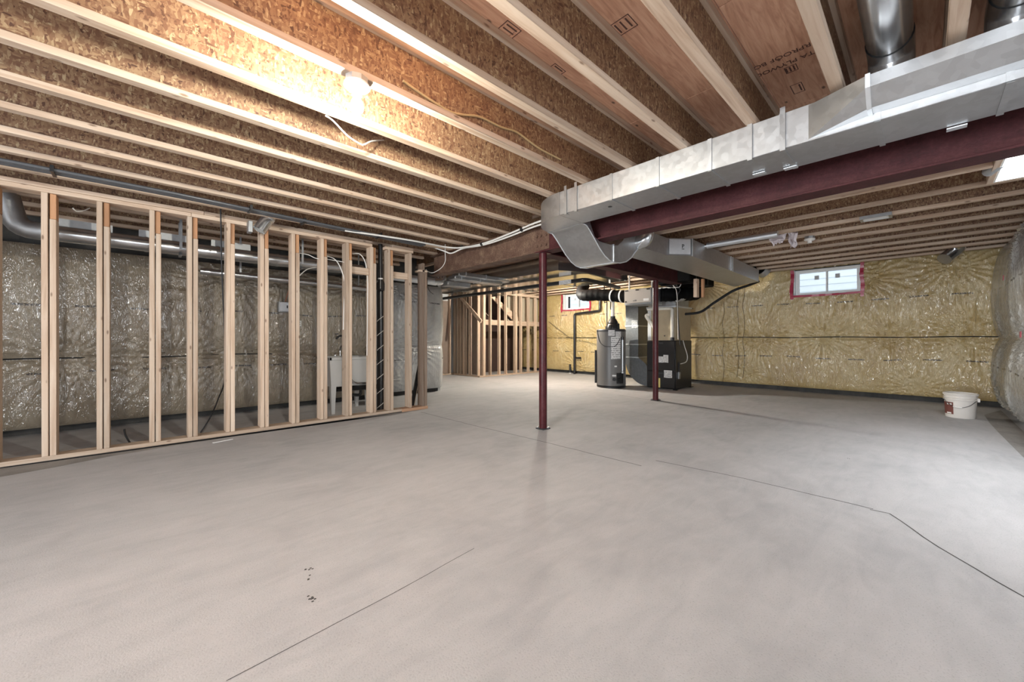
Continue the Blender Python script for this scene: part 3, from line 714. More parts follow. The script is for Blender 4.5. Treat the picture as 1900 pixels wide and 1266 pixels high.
# far trunk with flare, access panel and tapered end
MB().prism([(4.15, 2.63), (4.15, 2.25), (4.82, 2.243), (5.09, 2.045), (6.62, 2.065), (8.30, 2.11), (8.72, 2.66), (6.2, 2.63)], 2, 2.08, 2.30).build('plenum_trunk', 'galvanized', sdct)
pa, pb = Vector((4.845, 2.225)), Vector((5.075, 2.055)); dd = (pb - pa).normalized(); nrm = Vector((-abs(dd.y), -abs(dd.x)))
pan = MB(); A = pa + nrm * 0.004; B = pb + nrm * 0.004; A2 = pa + nrm * 0.010; B2 = pb + nrm * 0.010
pan.prism([(A.x, A.y), (B.x, B.y), (B2.x, B2.y), (A2.x, A2.y)], 2, 2.095, 2.285)
pn = pan.build('access_panel', 'galvanized_bright', sdct)
mid = (A2 + B2) / 2 + nrm * 0.002 + dd * 0.04
text_mesh('handwritten_mark', 'P', 0.07, 'ink', (mid.x, mid.y, 2.175), (PI / 2, 0, math.atan2(dd.y, dd.x)), pn, 'CENTER')
MB().box(mid.x - 0.012, mid.x + 0.012, mid.y - 0.012, mid.y + 0.012, 2.158, 2.161).build('pen_mark', 'ink', pn)
for (x, y) in ((5.10, 2.04), (6.62, 2.06), (6.70, 2.062)): MB().box(x - 0.012, x + 0.012, y - 0.008, y - 0.001, 2.075, 2.30).build('drive_cleat', 'galvanized_bright', sdct)
# tapered take-off and slim branch along the near face
by0 = 0.437; by1 = 0.19; bx_ = 2.50; bz0, bz1 = 2.114, 2.278
prf = [(2.653, 2.29), (2.50, 2.272), (2.50, 2.215), (2.578, 2.146), (2.653, 2.146)]
v = [(dx0, by0, 2.116), (dx0, by0, 2.302)] + [(x, by1, z) for x, z in prf]
MB()._add(v, [(1, 3, 2), (0, 1, 3), (0, 3, 4), (0, 4, 5), (0, 5, 6), (2, 3, 4, 5, 6), (0, 6, 2, 1)]).build('takeoff', 'galvanized', sdct)
MB().prism(prf, 1, -2.4, by1 - 0.001).build('branch_run', 'galvanized', sdct)
big = [(2.656, 2.296), (2.494, 2.278), (2.494, 2.212), (2.576, 2.14), (2.656, 2.14)]
MB().prism(big, 1, by1 - 0.014, by1 + 0.004).build('drive_cleat', 'galvanized_bright', sdct)
# round duct in the joist bays above
for (y, lab) in ((0.115, 'round shiny duct in the joist bay above the slim branch duct'), (-0.27, 'round duct in the last joist bay by the right wall')):
    r = thing('round_duct', lab, 'duct', (2.2, y, 2.36), 'round ducts between the joists')
    MB().tube([(0.2, y, 2.455), (2.60, y, 2.455)], 0.083, 24, False).build('pipe', 'galvanized_round', r)
    MB().tube(elbow_path([(2.58, y, 2.455), (2.74, y, 2.455), (2.74, y, 2.305)], 0.1), 0.087, 24, False).build('elbow', 'galvanized_round', r)
# black-coated elbow and silver collar at the trunk's end
eb = thing('round_duct', 'short black round duct with silver collar at the tapered trunk end', 'duct', (8.45, 2.15, 2.05))
q = P(1385, 494, D=7.7); q2 = P(1412, 500, D=7.7)
MB().tube([(8.28, 2.25, 2.19), q.lerp(q2, 0.5), q2], 0.115, 20).build('pipe', 'foil_black', eb)
MB().tube([q2, P(1420, 506, D=7.72)], 0.12, 20).build('collar', 'galvanized_bright', eb)
# small silver boot poking out over the trunk by the beam
bt = thing('duct_boot', 'small shiny galvanized elbow rising from the trunk under the beam', 'duct boot', (4.04, 2.14, 2.02))
MB().tube(smooth_path([(4.04, 2.215, 2.10), (4.04, 2.13, 2.115), (4.05, 2.11, 2.20), (4.06, 2.10, 2.31)], 5), 0.076, 18).build('elbow', 'galvanized_round', bt); MB().tube([(4.045, 2.112, 2.19), (4.05, 2.11, 2.215)], 0.081, 18).build('crimp_collar', 'galvanized_bright', bt)
# ================================================================ DUCTS BEHIND THE PARTITION
rd = thing('round_duct', 'long round galvanized duct hung behind the stud partition', 'duct', (0.5, 5.6, 1.93))
xs_ = [-0.62, 0.02, 0.62, 1.22, 1.82, 2.3]
for a, c in zip(xs_[:-1], xs_[1:]): MB().tube([(a, 5.6, 2.01), (c + 0.012, 5.6, 2.01)], 0.075, 24, False).build('pipe', 'galvanized_round', rd)
for a in xs_[1:-1]: MB().tube([(a - 0.006, 5.6, 2.01), (a + 0.02, 5.6, 2.01)], 0.079, 24).build('crimp_collar', 'galvanized_round', rd)
MB().tube(elbow_path([(-0.60, 5.6, 2.01), (-0.82, 5.6, 2.01), (-0.88, 5.6, 2.30)], 0.16, 5), 0.08, 20).build('elbow', 'galvanized_dull', rd)
for x in (-0.32, 0.25, 0.85): MB().box(x - 0.28, x + 0.10, 5.62, 5.625, 2.07, 2.16).build('duct_sleeve', 'galvanized_dull', rd)
ld = thing('round_duct', 'slim round galvanized pipe below the long duct behind studs', 'duct', (1.6, 5.95, 1.78))
MB().tube([(0.5, 5.95, 1.83), (2.9, 5.95, 1.79)], 0.04, 18).build('pipe', 'galvanized_round', ld)
MB().tube([(1.6, 5.95, 1.812), (1.64, 5.95, 1.811)], 0.043, 18).build('crimp_collar', 'galvanized_round', ld)
for x in (0.3, 1.5):
    m = MB(); m.box(x - 0.012, x + 0.012, 5.517, 5.52, 1.99, ZJ); m.box(x - 0.012, x + 0.012, 5.517, 5.69, 1.925, 1.928); m.box(x - 0.012, x + 0.012, 5.687, 5.69, 1.925, ZJ); m.build('hanger_strap', 'galvanized_dull', rd)
for x in (0.9, 2.4): MB().box(x - 0.01, x + 0.01, 5.948, 5.952, 1.84, ZJ).build('hanger_strap', 'galvanized_dull', ld)
kn = thing('vent_stub', 'short galvanized pipe stub with collar poking over the partition top', 'duct', (0.98, 4.9, 2.2))
q0, q1 = P(512, 385, Y=4.86), P(481, 428, Y=4.86); d = q1 - q0
MB().tube([q0, q1], 0.062, 20).build('pipe', 'galvanized_round', kn); MB().tube([q0.lerp(q1, 0.45), q0.lerp(q1, 0.52)], 0.066, 20).build('crimp_collar', 'galvanized_bright', kn)
MB().cbox(q1.x - 0.09, q1.x - 0.05, 4.90, 4.998, q1.z - 0.02, q1.z + 0.10, 0.004).build('bracket', 'galvanized_dull', kn)
# three grey water pipes clipped under the joists
for k, (dy, lab) in enumerate(((0.0, 'nearest of the three grey pipes clipped under the joists'), (0.045, 'middle of the three grey pipes clipped under the joists'), (0.09, 'farthest of the three grey pipes clipped under the joists'))):
    t_ = thing('water_pipe', lab, 'pipe', (1.0, 4.5 + dy, 2.28), 'grey pipes under the joists')
    MB().tube([(X0 + 0.05, 4.47 + dy, 2.282), (0.2, 4.47 + dy * 0.9, 2.282), (1.6, 4.56 + dy * 0.8, 2.282), (2.75, 4.60 + dy, 2.282)], 0.0135, 10).build('pipe', 'pex_grey', t_)
    if k == 0:
        for x in (-0.5, 0.75, 1.25, 2.1): 
            y = 4.47 + (0.09 if x > 1 else 0); MB().box(x, x + 0.02, y - 0.025, y + 0.13, 2.262, 2.31).build('pipe_clip', 'black_plastic', t_)
# ================================================================ PARTITION SERVICES
ab = thing('drain_stack', 'tall black plastic drain stack with slanted white tape in the partition', 'pipe', (2.35, 5.19, 0))
ax_, ay_ = 2.405, 5.20
MB().tube([(ax_, ay_, 0.0), (ax_, ay_, 1.74)], 0.052, 20).build('lower_pipe', 'abs_black', ab)
MB().tube([(ax_ - 0.05, ay_ - 0.1, 1.70), (ax_ - 0.05, ay_ - 0.1, ZJ)], 0.030, 16).build('upper_pipe', 'abs_black', ab)
MB().lathe([(0.052, 1.68), (0.062, 1.70), (0.062, 1.78), (0.036, 1.82)], (ax_ - 0.02, ay_ - 0.05, 0), 20).build('reducer', 'abs_black', ab)
MB().lathe([(0.034, 0), (0.034, 0.018)], (ax_ - 0.05, ay_ - 0.1, 1.83), 20).build('white_collar', 'white_plastic', ab)
for i in range(7):
    z = 0.06 + i * 0.2; MB().tube([(ax_ + 0.0535 * math.cos(t), ay_ + 0.0535 * math.sin(t), z + 0.13 * k / 12) for k, t in [(k, PI * 1.02 + PI * k / 12) for k in range(13)]], 0.0045, 6).build('tape_band', 'cable_white', ab)
MB().tube([(ax_, ay_ + 0.02, 0.36), (1.95, 5.75, 0.30)], 0.035, 12).build('branch_pipe', 'abs_black', ab)
lp = thing('leaning_board', 'narrow black board leaning beside the partition end post', 'board', (2.80, 5.19, 0.045))
q0, q1 = P(764, 754, Y=5.19), P(779, 676, Y=5.19)
MB().prism([(q0.x - 0.025, 0.005), (q0.x + 0.025, 0.005), (q1.x + 0.02, q1.z), (q1.x - 0.03, q1.z)], 1, 5.18, 5.20).build('face', 'black_plastic', lp)
MB().prism([(q0.x + 0.026, 0.005), (q0.x + 0.034, 0.005), (q1.x + 0.028, q1.z), (q1.x + 0.021, q1.z)], 1, 5.18, 5.20).build('edge_strip', 'lumber_z', lp)
MB().cbox(2.66, 2.92, 5.9, 6.3, 0, 0.13, 0.006).build('concrete_block', 'concrete_pale', None, 'pale concrete block on the floor behind the partition end', 'block')
# laundry tub
tb = thing('laundry_tub', 'pale grey laundry tub on tapered legs behind the studs', 'laundry sink', (2.1, 5.7, 0))
tx0, tx1, ty0, ty1, tz0, tz1 = 1.80, 2.42, 5.44, 5.98, 0.37, 0.76
m = MB(); ins = 0.04
v = [(tx0 + ins, ty0 + ins, tz0), (tx1 - ins, ty0 + ins, tz0), (tx1 - ins, ty1 - ins, tz0), (tx0 + ins, ty1 - ins, tz0), (tx0 + .01, ty0 + .01, tz1), (tx1 - .01, ty0 + .01, tz1), (tx1 - .01, ty1 - .01, tz1), (tx0 + .01, ty1 - .01, tz1)]
m._add(v, [(0, 3, 2, 1), (0, 1, 5, 4), (1, 2, 6, 5), (2, 3, 7, 6), (3, 0, 4, 7)])
m._add([(x + (0.02 if x < 2.1 else -0.02), y + (0.02 if y < 5.7 else -0.02), z + (0.02 if z < 0.5 else 0)) for x, y, z in v], [(0, 1, 2, 3), (0, 4, 5, 1), (1, 5, 6, 2), (2, 6, 7, 3), (3, 7, 4, 0)])
m.build('basin', 'tub_grey', tb)
m = MB(); m.cbox(tx0, tx1, ty0, ty0 + 0.04, tz1 - 0.03, tz1 + 0.01, .006); m.cbox(tx0, tx1, ty1 - 0.09, ty1, tz1 - 0.03, tz1 + 0.01, .006); m.cbox(tx0, tx0 + 0.04, ty0, ty1, tz1 - 0.03, tz1 + 0.01, .006); m.cbox(tx1 - 0.04, tx1, ty0, ty1, tz1 - 0.03, tz1 + 0.01, .006)
m.build('rim', 'tub_grey', tb)
for x in (tx0 + 0.07, tx1 - 0.07):
    for y in (ty0 + 0.07, ty1 - 0.07):
        a = 0.035; c = 0.02; MB()._add([(x - c, y - c, 0), (x + c, y - c, 0), (x + c, y + c, 0), (x - c, y + c, 0), (x - a, y - a, tz0 + .01), (x + a, y - a, tz0 + .01), (x + a, y + a, tz0 + .01), (x - a, y + a, tz0 + .01)], [(0, 3, 2, 1), (4, 5, 6, 7), (0, 1, 5, 4), (1, 2, 6, 5), (2, 3, 7, 6), (3, 0, 4, 7)]).build('leg', 'tub_grey', tb)
fa = MB().tube(smooth_path([(2.12, 5.93, 0.77), (2.12, 5.93, 0.88), (2.12, 5.85, 0.92), (2.12, 5.76, 0.87)], 5), 0.012, 10).build('faucet', 'chrome', tb)
for s in (-0.07, 0.07): MB().lathe([(0.022, 0), (0.022, 0.03), (0.012, 0.045), (0.0001, 0.045)], (2.12 + s, 5.93, 0.77), 12).build('faucet_handle', 'chrome', tb)
MB().tube(elbow_path([(2.15, 5.7, tz0), (2.15, 5.7, 0.22), (2.3, 5.62, 0.2), (2.3, 5.62, 0.34), (2.36, 5.4, 0.34)], 0.05), 0.021, 10).build('drain_trap', 'abs_black', tb)
MB().tube(smooth_path([(2.05, 5.43, 0.66), (2.06, 5.42, 0.52), (2.12, 5.41, 0.42), (2.25, 5.41, 0.40), (2.35, 5.42, 0.40)], 5), 0.012, 8).build('supply_hose', 'chrome', tb)
# electrical items on the left wall
db = thing('disconnect_box', 'grey metal electrical box on the insulated left wall', 'electrical box', (1.46, 6.32, 1.39))
MB().cbox(1.40, 1.53, 6.30, 6.38, 1.40, 1.55, .004).build('box_body', 'galvanized_dull', db); MB().cbox(1.415, 1.53, 6.288, 6.30, 1.415, 1.545, .003).build('cover', 'galvanized_bright', db); MB().cbox(1.50, 1.515, 6.28, 6.29, 1.46, 1.50, .002).build('latch', 'steel_dark', db)
ob = thing('outlet_box', 'small white outlet box on the insulated wall behind studs', 'outlet', (1.68, 6.34, 1.2)); MB().cbox(1.655, 1.71, 6.34, 6.38, 1.205, 1.29, .004).build('plate', 'white_plastic', ob)
for z in (1.232, 1.265): MB().box(1.67, 1.695, 6.337, 6.3405, z - 0.011, z + 0.011).build('socket', 'hrv_grey', ob)
hb = thing('hose_bib', 'small dark hose tap on the insulated wall behind studs', 'tap', (2.2, 6.3, 1.06))
MB().tube(elbow_path([(2.32, 6.40, 1.06), (2.32, 6.25, 1.06), (2.22, 6.25, 1.07), (2.17, 6.25, 1.02)], 0.03), 0.014, 8).build('spout', 'steel_dark', hb); MB().lathe([(0.028, 0), (0.028, 0.012), (0.0001, 0.012)], (2.18, 6.25, 1.09), 10).build('tap_handle', 'steel_dark', hb)
MB().box(2.70, 2.76, 6.34, 6.40, 1.72, 1.79).build('junction_box', 'white_plastic', None, 'tiny white junction box beside the black stack top', 'electrical box')
# cables in the partition
Yc = 5.075
cable('cable', [P(556, 470, Y=Yc), P(572, 473, Y=Yc), P(588, 480, Y=Yc), P(612, 482, Y=Yc), P(640, 487, Y=Yc)], 0.005, 'cable_white', 'white cable sagging between studs above the electrical box')
cable('cable', [P(606, 475, Y=Yc), P(622, 482, Y=Yc), P(633, 500, Y=Yc), P(639, 525, Y=Yc), P(638, 570, Y=Yc), P(637, 612, Y=Yc)], 0.006, 'cable_white', 'white cable arching onto a stud over the laundry tub')
cable('cable', [P(654, 471, Y=Yc), P(668, 472, Y=Yc), P(678, 488, Y=Yc), P(682, 520, Y=Yc), P(682, 560, Y=Yc), P(681, 660, Y=Yc)], 0.006, 'cable_white', 'white cable arching down beside the black drain stack')
cable('cable', [P(554, 513, Y=5.3), P(570, 500, Y=5.3), P(588, 496, Y=5.3)], 0.006, 'cable_white', 'white cable rising under the long round duct')
cable('cable', [P(606, 500, Y=5.15), P(607, 520, Y=5.15), P(606, 580, Y=5.15), P(604, 640, Y=5.15)], 0.007, 'cable_white', 'white cable running straight down a stud edge')
cable('cable', [P(529, 560, Y=6.3), P(533, 548, Y=6.3), P(538, 530, Y=6.2)], 0.006, 'orange_cable', 'orange cable leaving the grey electrical box')
cable('cable', [P(409, 375, Y=4.98), P(410, 420, Y=4.98), P(411, 480, Y=4.98), P(414, 560, Y=5.15), P(416, 600, Y=5.2), P(417, 700, Y=5.3), P(405, 740, Y=5.3), P(390, 775, Y=5.3), P(372, 803, Y=5.3)], 0.007, 'black_rubber', 'thin black cable hanging along a stud to the floor')
cable('cable', [P(231, 797, Y=5.4), P(233, 808, Y=5.35), P(240, 820, Y=5.3), P(246, 826, Z=0.012)], 0.008, 'black_rubber', 'short black cable end curling up behind the studs')
cable('cable', [P(135, 386, Y=5.3), P(142, 392, Y=5.3), P(155, 391, Y=5.3), P(167, 386, Y=5.3)], 0.005, 'cable_white', 'short white wire loop above the round duct')
# cables along the beam
bz = [P(640, 428, Z=2.27), P(755, 445, Z=2.27), P(830, 459, X=3.05), P(862, 459, X=3.16), P(900, 451, X=3.19), P(945, 434, X=3.19), P(985, 417, X=3.19), P(1016, 406, X=3.15)]
cable('cable', bz, 0.011, 'cable_white', 'upper white cable of the pair sweeping along the rusty beam', group='cables on the rusty beam')
cable('cable', [P(795, 456, X=3.0), P(824, 466, X=3.08), P(838, 470, X=3.14), P(860, 461, X=3.18), P(900, 454, X=3.20), P(945, 439, X=3.20), P(985, 423, X=3.20), P(1016, 413, X=3.17)], 0.010, 'cable_white', 'lower white cable of the pair sweeping along the rusty beam', group='cables on the rusty beam')
for x_, y_, w_ in ((857, 459, 'leftmost black tie round the white cables'), (894, 453, 'middle black tie round the white cables on the rusty beam'), (968, 426, 'rightmost black tie round the white cables near the duct elbow')):
    q = P(x_, y_, X=3.185); MB().tube([q + Vector((0, -0.01, 0)), q + Vector((0, 0.01, 0))], 0.024, 10).build('cable_tie', 'black_plastic', None, w_, 'cable tie', 'black cable ties')
cable('cable', [P(826, 453, X=3.1), P(826, 470, X=3.12), P(826, 485, X=3.12), P(819, 497, X=3.12), P(804, 506, X=3.12), P(794, 504, X=3.12), P(790, 500, X=3.1)], 0.005, 'cable_white', 'white cable loop hanging below the rusty beam end')
cable('cable', [P(793, 515, X=3.1), P(793, 530, X=3.1), P(797, 540, X=3.2), P(804, 546, X=3.3)], 0.005, 'black_rubber', 'thin black wire drooping by the plastic-wrapped corner')
cable('cable', [P(748, 150, Y=1.915), P(762, 160, Y=1.92), P(795, 183, Y=1.92), P(835, 207, Y=1.92), P(858, 213, Y=1.92), P(890, 217, Y=1.92), P(930, 236, Y=1.92), P(960, 246, Y=1.92), P(1000, 275, Y=1.92), P(1040, 296, Y=1.92)], 0.007, 'cable_tan', 'tan cable stapled along the joist web by the lamp')
cable('cable', [P(605, 215, Y=2.30), P(620, 226, Y=2.4), P(645, 252, Y=2.45), P(668, 267, Y=2.5), P(676, 268, Y=2.5), P(690, 262, Y=2.55), P(712, 260, Y=2.7)], 0.005, 'cable_white', 'white lamp wire dipping between two joists')

# ================================================================ LAMPS
def keyless(loc, label, lit='bulb_glow', name='bulb_lamp'):
    x, y, z = loc
    o = thing(name, label, 'lamp', (x, y, z - 0.17), 'bare bulb lamps')
    MB().lathe([(0.0001, 0), (0.055, 0), (0.055, -0.03), (0.0001, -0.03)], (x, y, z), 8).build('ceiling_box', 'galvanized_dull', o)
    MB().lathe([(0.0001, -0.031), (0.06, -0.031), (0.061, -0.042), (0.05, -0.052), (0.026, -0.058), (0.024, -0.085), (0.0001, -0.085)], (x, y, z), 24).build('porcelain_base', 'porcelain', o)
    if lit:
        MB().lathe([(0.014, -0.078), (0.015, -0.095), (0.026, -0.118), (0.031, -0.14), (0.028, -0.158), (0.016, -0.170), (0.0005, -0.173)], (x, y, z), 20).build('bulb', lit, o)
    return o
L1 = P(655, 160, Z=2.295); keyless((L1.x, 1.932, ZJ), 'lit bare bulb on a white porcelain base under the joist')
L2 = P(1015, 533, X=6.67); keyless((L2.x, L2.y, ZJ2), 'lit bare bulb glowing beside the nearer red post in the back area', 'bulb_glow_far')
q = P(1500, 437, Z=ZJ2); keyless((6.22, q.y, ZJ2), 'unlit white porcelain lampholder under the right-hand joists', False, 'lampholder')

# ================================================================ RETURN PLENUM AND BACK DUCTS
rp = thing('return_duct', 'wide shiny sheet-metal return duct under the back joists', 'duct', (5.5, 5.6, 2.07))
MB().prism([(4.62, 3.85), (5.0, 3.68), (6.35, 3.68), (6.35, 7.7), (4.62, 7.7)], 2, 2.07, 2.30).build('duct_body', 'galvanized_mirror', rp)
for y in (4.8, 5.9, 7.0): MB().box(4.61, 6.36, y - 0.012, y + 0.012, 2.062, 2.069).build('drive_cleat', 'galvanized_mirror', rp)
gp = thing('black_pipe', 'long black pipe running under the shiny return duct', 'pipe', (5.4, 6, 1.98))
pth = [P(808, 553, Z=2.0), P(900, 541, Z=2.0), P(1000, 528, Z=2.0), P(1086, 519, Z=2.0), P(1130, 529, Z=2.0), P(1148, 534, Z=2.0)]
pth[0].x = pth[1].x = pth[2].x = pth[3].x; MB().tube(elbow_path(pth, 0.12), 0.036, 12).build('pipe', 'abs_black', gp)
q = P(1066, 519, Z=2.03); MB().box(pth[3].x - 0.04, pth[3].x - 0.03, 4.12, 4.38, 1.96, 2.03).build('paper_label', 'printed_label_small', gp)
sdk = [((845, 507), (935, 521), 'upper flat galvanized stack duct behind the rusty beam'), ((838, 512), (918, 525), 'lower flat galvanized stack duct behind the rusty beam')]
for k, (p0, p1, lab) in enumerate(sdk):
    A, B = P(*p0, Z=2.10 - 0.04 * k), P(*p1, Z=2.10 - 0.04 * k)
    o = thing('stack_duct', lab, 'duct', (A.x, A.y, 2.05 - 0.04 * k), 'flat stack ducts behind the beam')
    MB().cbox(A.x, B.x, A.y - 0.10, A.y + 0.10, 2.05 - 0.05 * k, 2.12 - 0.05 * k, 0.01).build('duct_body', 'galvanized', o)
    for f in (0.12, 0.5): MB().box(A.x + (B.x - A.x) * f, A.x + (B.x - A.x) * f + 0.015, A.y - 0.104, A.y + 0.104, 2.046 - 0.05 * k, 2.124 - 0.05 * k).build('drive_cleat', 'galvanized_bright', o)
A = P(797, 521, Y=5.6); B = P(875, 529, Y=5.6)
o = thing('round_duct', 'bright galvanized pipe with elbow past the partition end', 'duct', (A.x, 5.6, A.z - 0.08))
MB().tube([(2.75, 5.6, A.z), (3.55, 5.6, A.z - 0.01)], 0.06, 20).build('pipe', 'galvanized_bright', o); MB().tube(elbow_path([(3.5, 5.6, A.z), (3.68, 5.6, A.z), (3.7, 5.6, 2.3)], 0.1), 0.065, 18).build('elbow', 'galvanized_round', o)
MB().cbox(3.72, 4.2, 5.5, 5.7, A.z - 0.06, A.z + 0.02, .008).build('flat_section', 'galvanized', o)

# ================================================================ UTILITIES
wh = thing('water_heater', 'grey cylindrical water heater with black power vent on top', 'water heater', (7.24, 4.58, 0)); wx, wy = 7.24, 4.58
MB().lathe([(0.0001, 0.0), (0.285, 0.0), (0.285, 0.05), (0.3, 0.05), (0.3, 1.18), (0.295, 1.205), (0.0001, 1.215)], (wx, wy, 0), 40).build('jacket', 'heater_grey', wh)
MB().lathe([(0.302, 1.17), (0.304, 1.20), (0.29, 1.222), (0.0001, 1.225)], (wx, wy, 0), 40).build('top_cap', 'steel_dark', wh)
MB().lathe([(0.288, 0), (0.300, 0.012), (0.300, 0.035), (0.288, 0.05)], (wx, wy, 0), 40).build('base_ring', 'black_plastic', wh)
vb = MB().lathe([(0.14, 1.22), (0.14, 1.28), (0.10, 1.34), (0.11, 1.36), (0.07, 1.44), (0.05, 1.46), (0.05, 1.50), (0.0001, 1.5)], (wx + 0.02, wy - 0.03, 0), 14).build('vent_blower', 'black_plastic', wh)
for k in range(5): MB().cbox(wx + 0.02 + 0.12 * math.cos(k * 1.3 + 2) - .03, wx + 0.02 + 0.12 * math.cos(k * 1.3 + 2) + .03, wy - .03 + .12 * math.sin(k * 1.3 + 2) - .03, wy - .03 + .12 * math.sin(k * 1.3 + 2) + .03, 1.225, 1.29 + 0.02 * k, .006).build('blower_fitting', 'black_plastic', vb)
MB().tube([(wx + 0.02, wy - 0.03, 1.48), (wx + 0.02, wy - 0.03, 2.05)], 0.035, 16).build('vent_pipe', 'pvc_white', wh)
def on_tank(ang, z0, z1, wid, name, mat, r=0.303, parent=None):
    m = MB(); k = 6; a0 = ang - wid / 2 / r
    for i in range(k):
        a, c = a0 + wid / r * i / k, a0 + wid / r * (i + 1) / k
        p = [(wx + r * math.cos(t), wy + r * math.sin(t)) for t in (a, c)]; p2 = [(wx + (r + .003) * math.cos(t), wy + (r + .003) * math.sin(t)) for t in (a, c)]
        m._add([(*p[0], z0), (*p[1], z0), (*p[1], z1), (*p[0], z1), (*p2[0], z0), (*p2[1], z0), (*p2[1], z1), (*p2[0], z1)], [(0, 3, 2, 1), (4, 5, 6, 7), (0, 1, 5, 4), (2, 3, 7, 6)])
    return m.build(name, mat, parent or wh)
va = math.atan2(-wy, -wx)                                           # direction towards the viewer
on_tank(va + 0.02, 1.08, 1.20, 0.13, 'rating_label', 'printed_label_small'); on_tank(va + 0.50, 1.06, 1.17, 0.12, 'rating_label', 'printed_label_small')
on_tank(va + 0.32, 0.60, 1.06, 0.20, 'warning_label', 'printed_label'); on_tank(va + 0.30, 0.44, 0.47, 0.05, 'small_label', 'white_plastic')
on_tank(va + 0.20, 0.25, 0.28, 0.08, 'small_label', 'white_plastic')
for da, z, r in ((0.20, 0.19, 0.035), (0.62, 0.17, 0.05)):
    a = va + da; MB().lathe([(r, 0), (r, 0.03), (0.0001, 0.03)], (wx + 0.298 * math.cos(a), wy + 0.298 * math.sin(a), z), 16, axis=(math.cos(a), math.sin(a), 0)).build('access_port', 'black_plastic', wh)
on_tank(va + 0.62, 0.10, 0.32, 0.16, 'gas_valve', 'black_plastic', 0.306)
a = va + 0.78; tp = (wx + 0.325 * math.cos(a), wy + 0.325 * math.sin(a))
MB().tube([(*tp, 1.02), (*tp, 0.35)], 0.018, 10).build('relief_pipe', 'galvanized_bright', wh); MB().lathe([(0.03, 0), (0.03, 0.06), (0.0001, 0.06)], (*tp, 1.0), 12).build('relief_valve', 'black_plastic', wh)
MB().sphere((*tp, 0.33), 0.03).build('pipe_end', 'galvanized_bright', wh)
ang = [va - 1.2, va - 0.9, va - 0.5, va - 0.1, va + 0.3, va + 0.6]; zz = [1.2, 0.98, 0.88, 0.86, 0.88, 1.02]
MB().tube(smooth_path([(wx + 0.31 * math.cos(q), wy + 0.31 * math.sin(q), z) for q, z in zip(ang, zz)], 5), 0.007, 6).build('power_cord', 'black_rubber', wh)
MB().tube([(wx - 0.02 + 0.31 * math.cos(va - 1.5), wy + 0.31 * math.sin(va - 1.5), 0.08), (wx - 0.02 + 0.31 * math.cos(va - 1.5), wy + 0.31 * math.sin(va - 1.5), 0.78)], 0.022, 10).build('side_pipe', 'black_rubber', wh)
for s in (-0.08, 0.08):
    MB().tube(elbow_path([(wx + 0.12, wy + 0.1 + s, 1.21), (wx + 0.12, wy + 0.1 + s, 1.75 + s), (wx + 0.12 + 0.2, wy + 0.3 + s, 1.75 + s), (wx + 0.32, wy + 0.3 + s, 2.3)], 0.04), 0.011, 8).build('water_line', 'steel_dark', wh)

fu = thing('furnace', 'black upright furnace behind the farther red post', 'furnace', (8.0, 3.7, 0)); fx0, fx1, fy0, fy1 = 7.64, 8.40, 3.37, 3.98
MB().cbox(fx0, fx1, fy0, fy1, 0.02, 0.985, 0.008).build('cabinet', 'furnace_black', fu)
for (z0, z1) in ((0.03, 0.36), (0.375, 0.97)):
    d_ = MB().cbox(fx0 - 0.018, fx0 - 0.001, fy0 + 0.015, fy1 - 0.015, z0, z1, 0.006).build('door_panel', 'furnace_black', fu)
    MB().cbox(fx0 - 0.026, fx0 - 0.018, (fy0 + fy1) / 2 - 0.06, (fy0 + fy1) / 2 + 0.06, z1 - 0.05, z1 - 0.02, 0.003).build('door_handle', 'steel_dark', d_)
def f_label(px0, px1, py0, py1, mat, name='label'):
    a = P(px0, py1, X=fx0 - 0.02); c = P(px1, py0, X=fx0 - 0.02); MB().box(fx0 - 0.022, fx0 - 0.0185, c.y, a.y, a.z, c.z).build(name, mat, fu)
f_label(1222, 1231, 662, 673, 'printed_label_small'); f_label(1231, 1240, 659, 673, 'printed_label'); f_label(1232, 1247, 688, 701, 'printed_label_small'); f_label(1221, 1225, 702, 719, 'yellow_tag')
MB().cbox(fx0 - 0.02, fx0 + 0.02, fy0 - 0.03, fy0 + 0.05, 0.0, 0.02, 0.003).build('foot', 'black_plastic', fu); MB().cbox(fx1 - 0.05, fx1 + 0.05, fy0 - 0.02, fy1, 0.0, 0.02, 0.003).build('foot', 'black_plastic', fu)
MB().tube(smooth_path([(fx0 + 0.3, fy0 - 0.015, 0.99), (fx0 + 0.35, fy0 - 0.03, 0.85), (fx0 + 0.42, fy0 - 0.05, 0.68), (fx0 + 0.35, fy0 - 0.06, 0.56), (fx0 + 0.15, fy0 - 0.03, 0.52)], 6), 0.008, 6).build('drain_hose', 'cable_white', fu)
MB().tube([(fx0 + 0.12, fy0 - 0.012, 0.55), (fx0 + 0.12, fy0 - 0.012, 0.25)], 0.01, 6).build('gas_line', 'steel_dark', fu); MB().cbox(fx0 + 0.09, fx0 + 0.15, fy0 - 0.03, fy0, 0.22, 0.36, .004).build('switch_box', 'galvanized_dull', fu)
co = thing('furnace_plenum', 'galvanized plenum box with painted-in yellow reflection on the black furnace', 'plenum', (8.0, 3.7, 0.987))
MB().cbox(fx0 + 0.01, fx1 - 0.02, fy0 + 0.01, fy1 - 0.01, 0.987, 1.66, 0.004).build('box_body', 'reflected_tan_metal', co)
MB().cbox(fx0 - 0.01, fx1, fy0 - 0.01, fy1 + 0.01, 1.645, 1.68, 0.004).build('top_flange', 'galvanized_bright', co)
MB().cbox(fx0 + 0.05, fx1 - 0.1, fy0 + 0.02, fy1 - 0.02, 1.68, 2.07, 0.004).build('upper_duct', 'galvanized_dull', co)
MB().box(fx0 + 0.004, fx0 + 0.01, fy1 - 0.09, fy1 - 0.02, 0.99, 1.64).build('edge_strip', 'galvanized_bright', co)
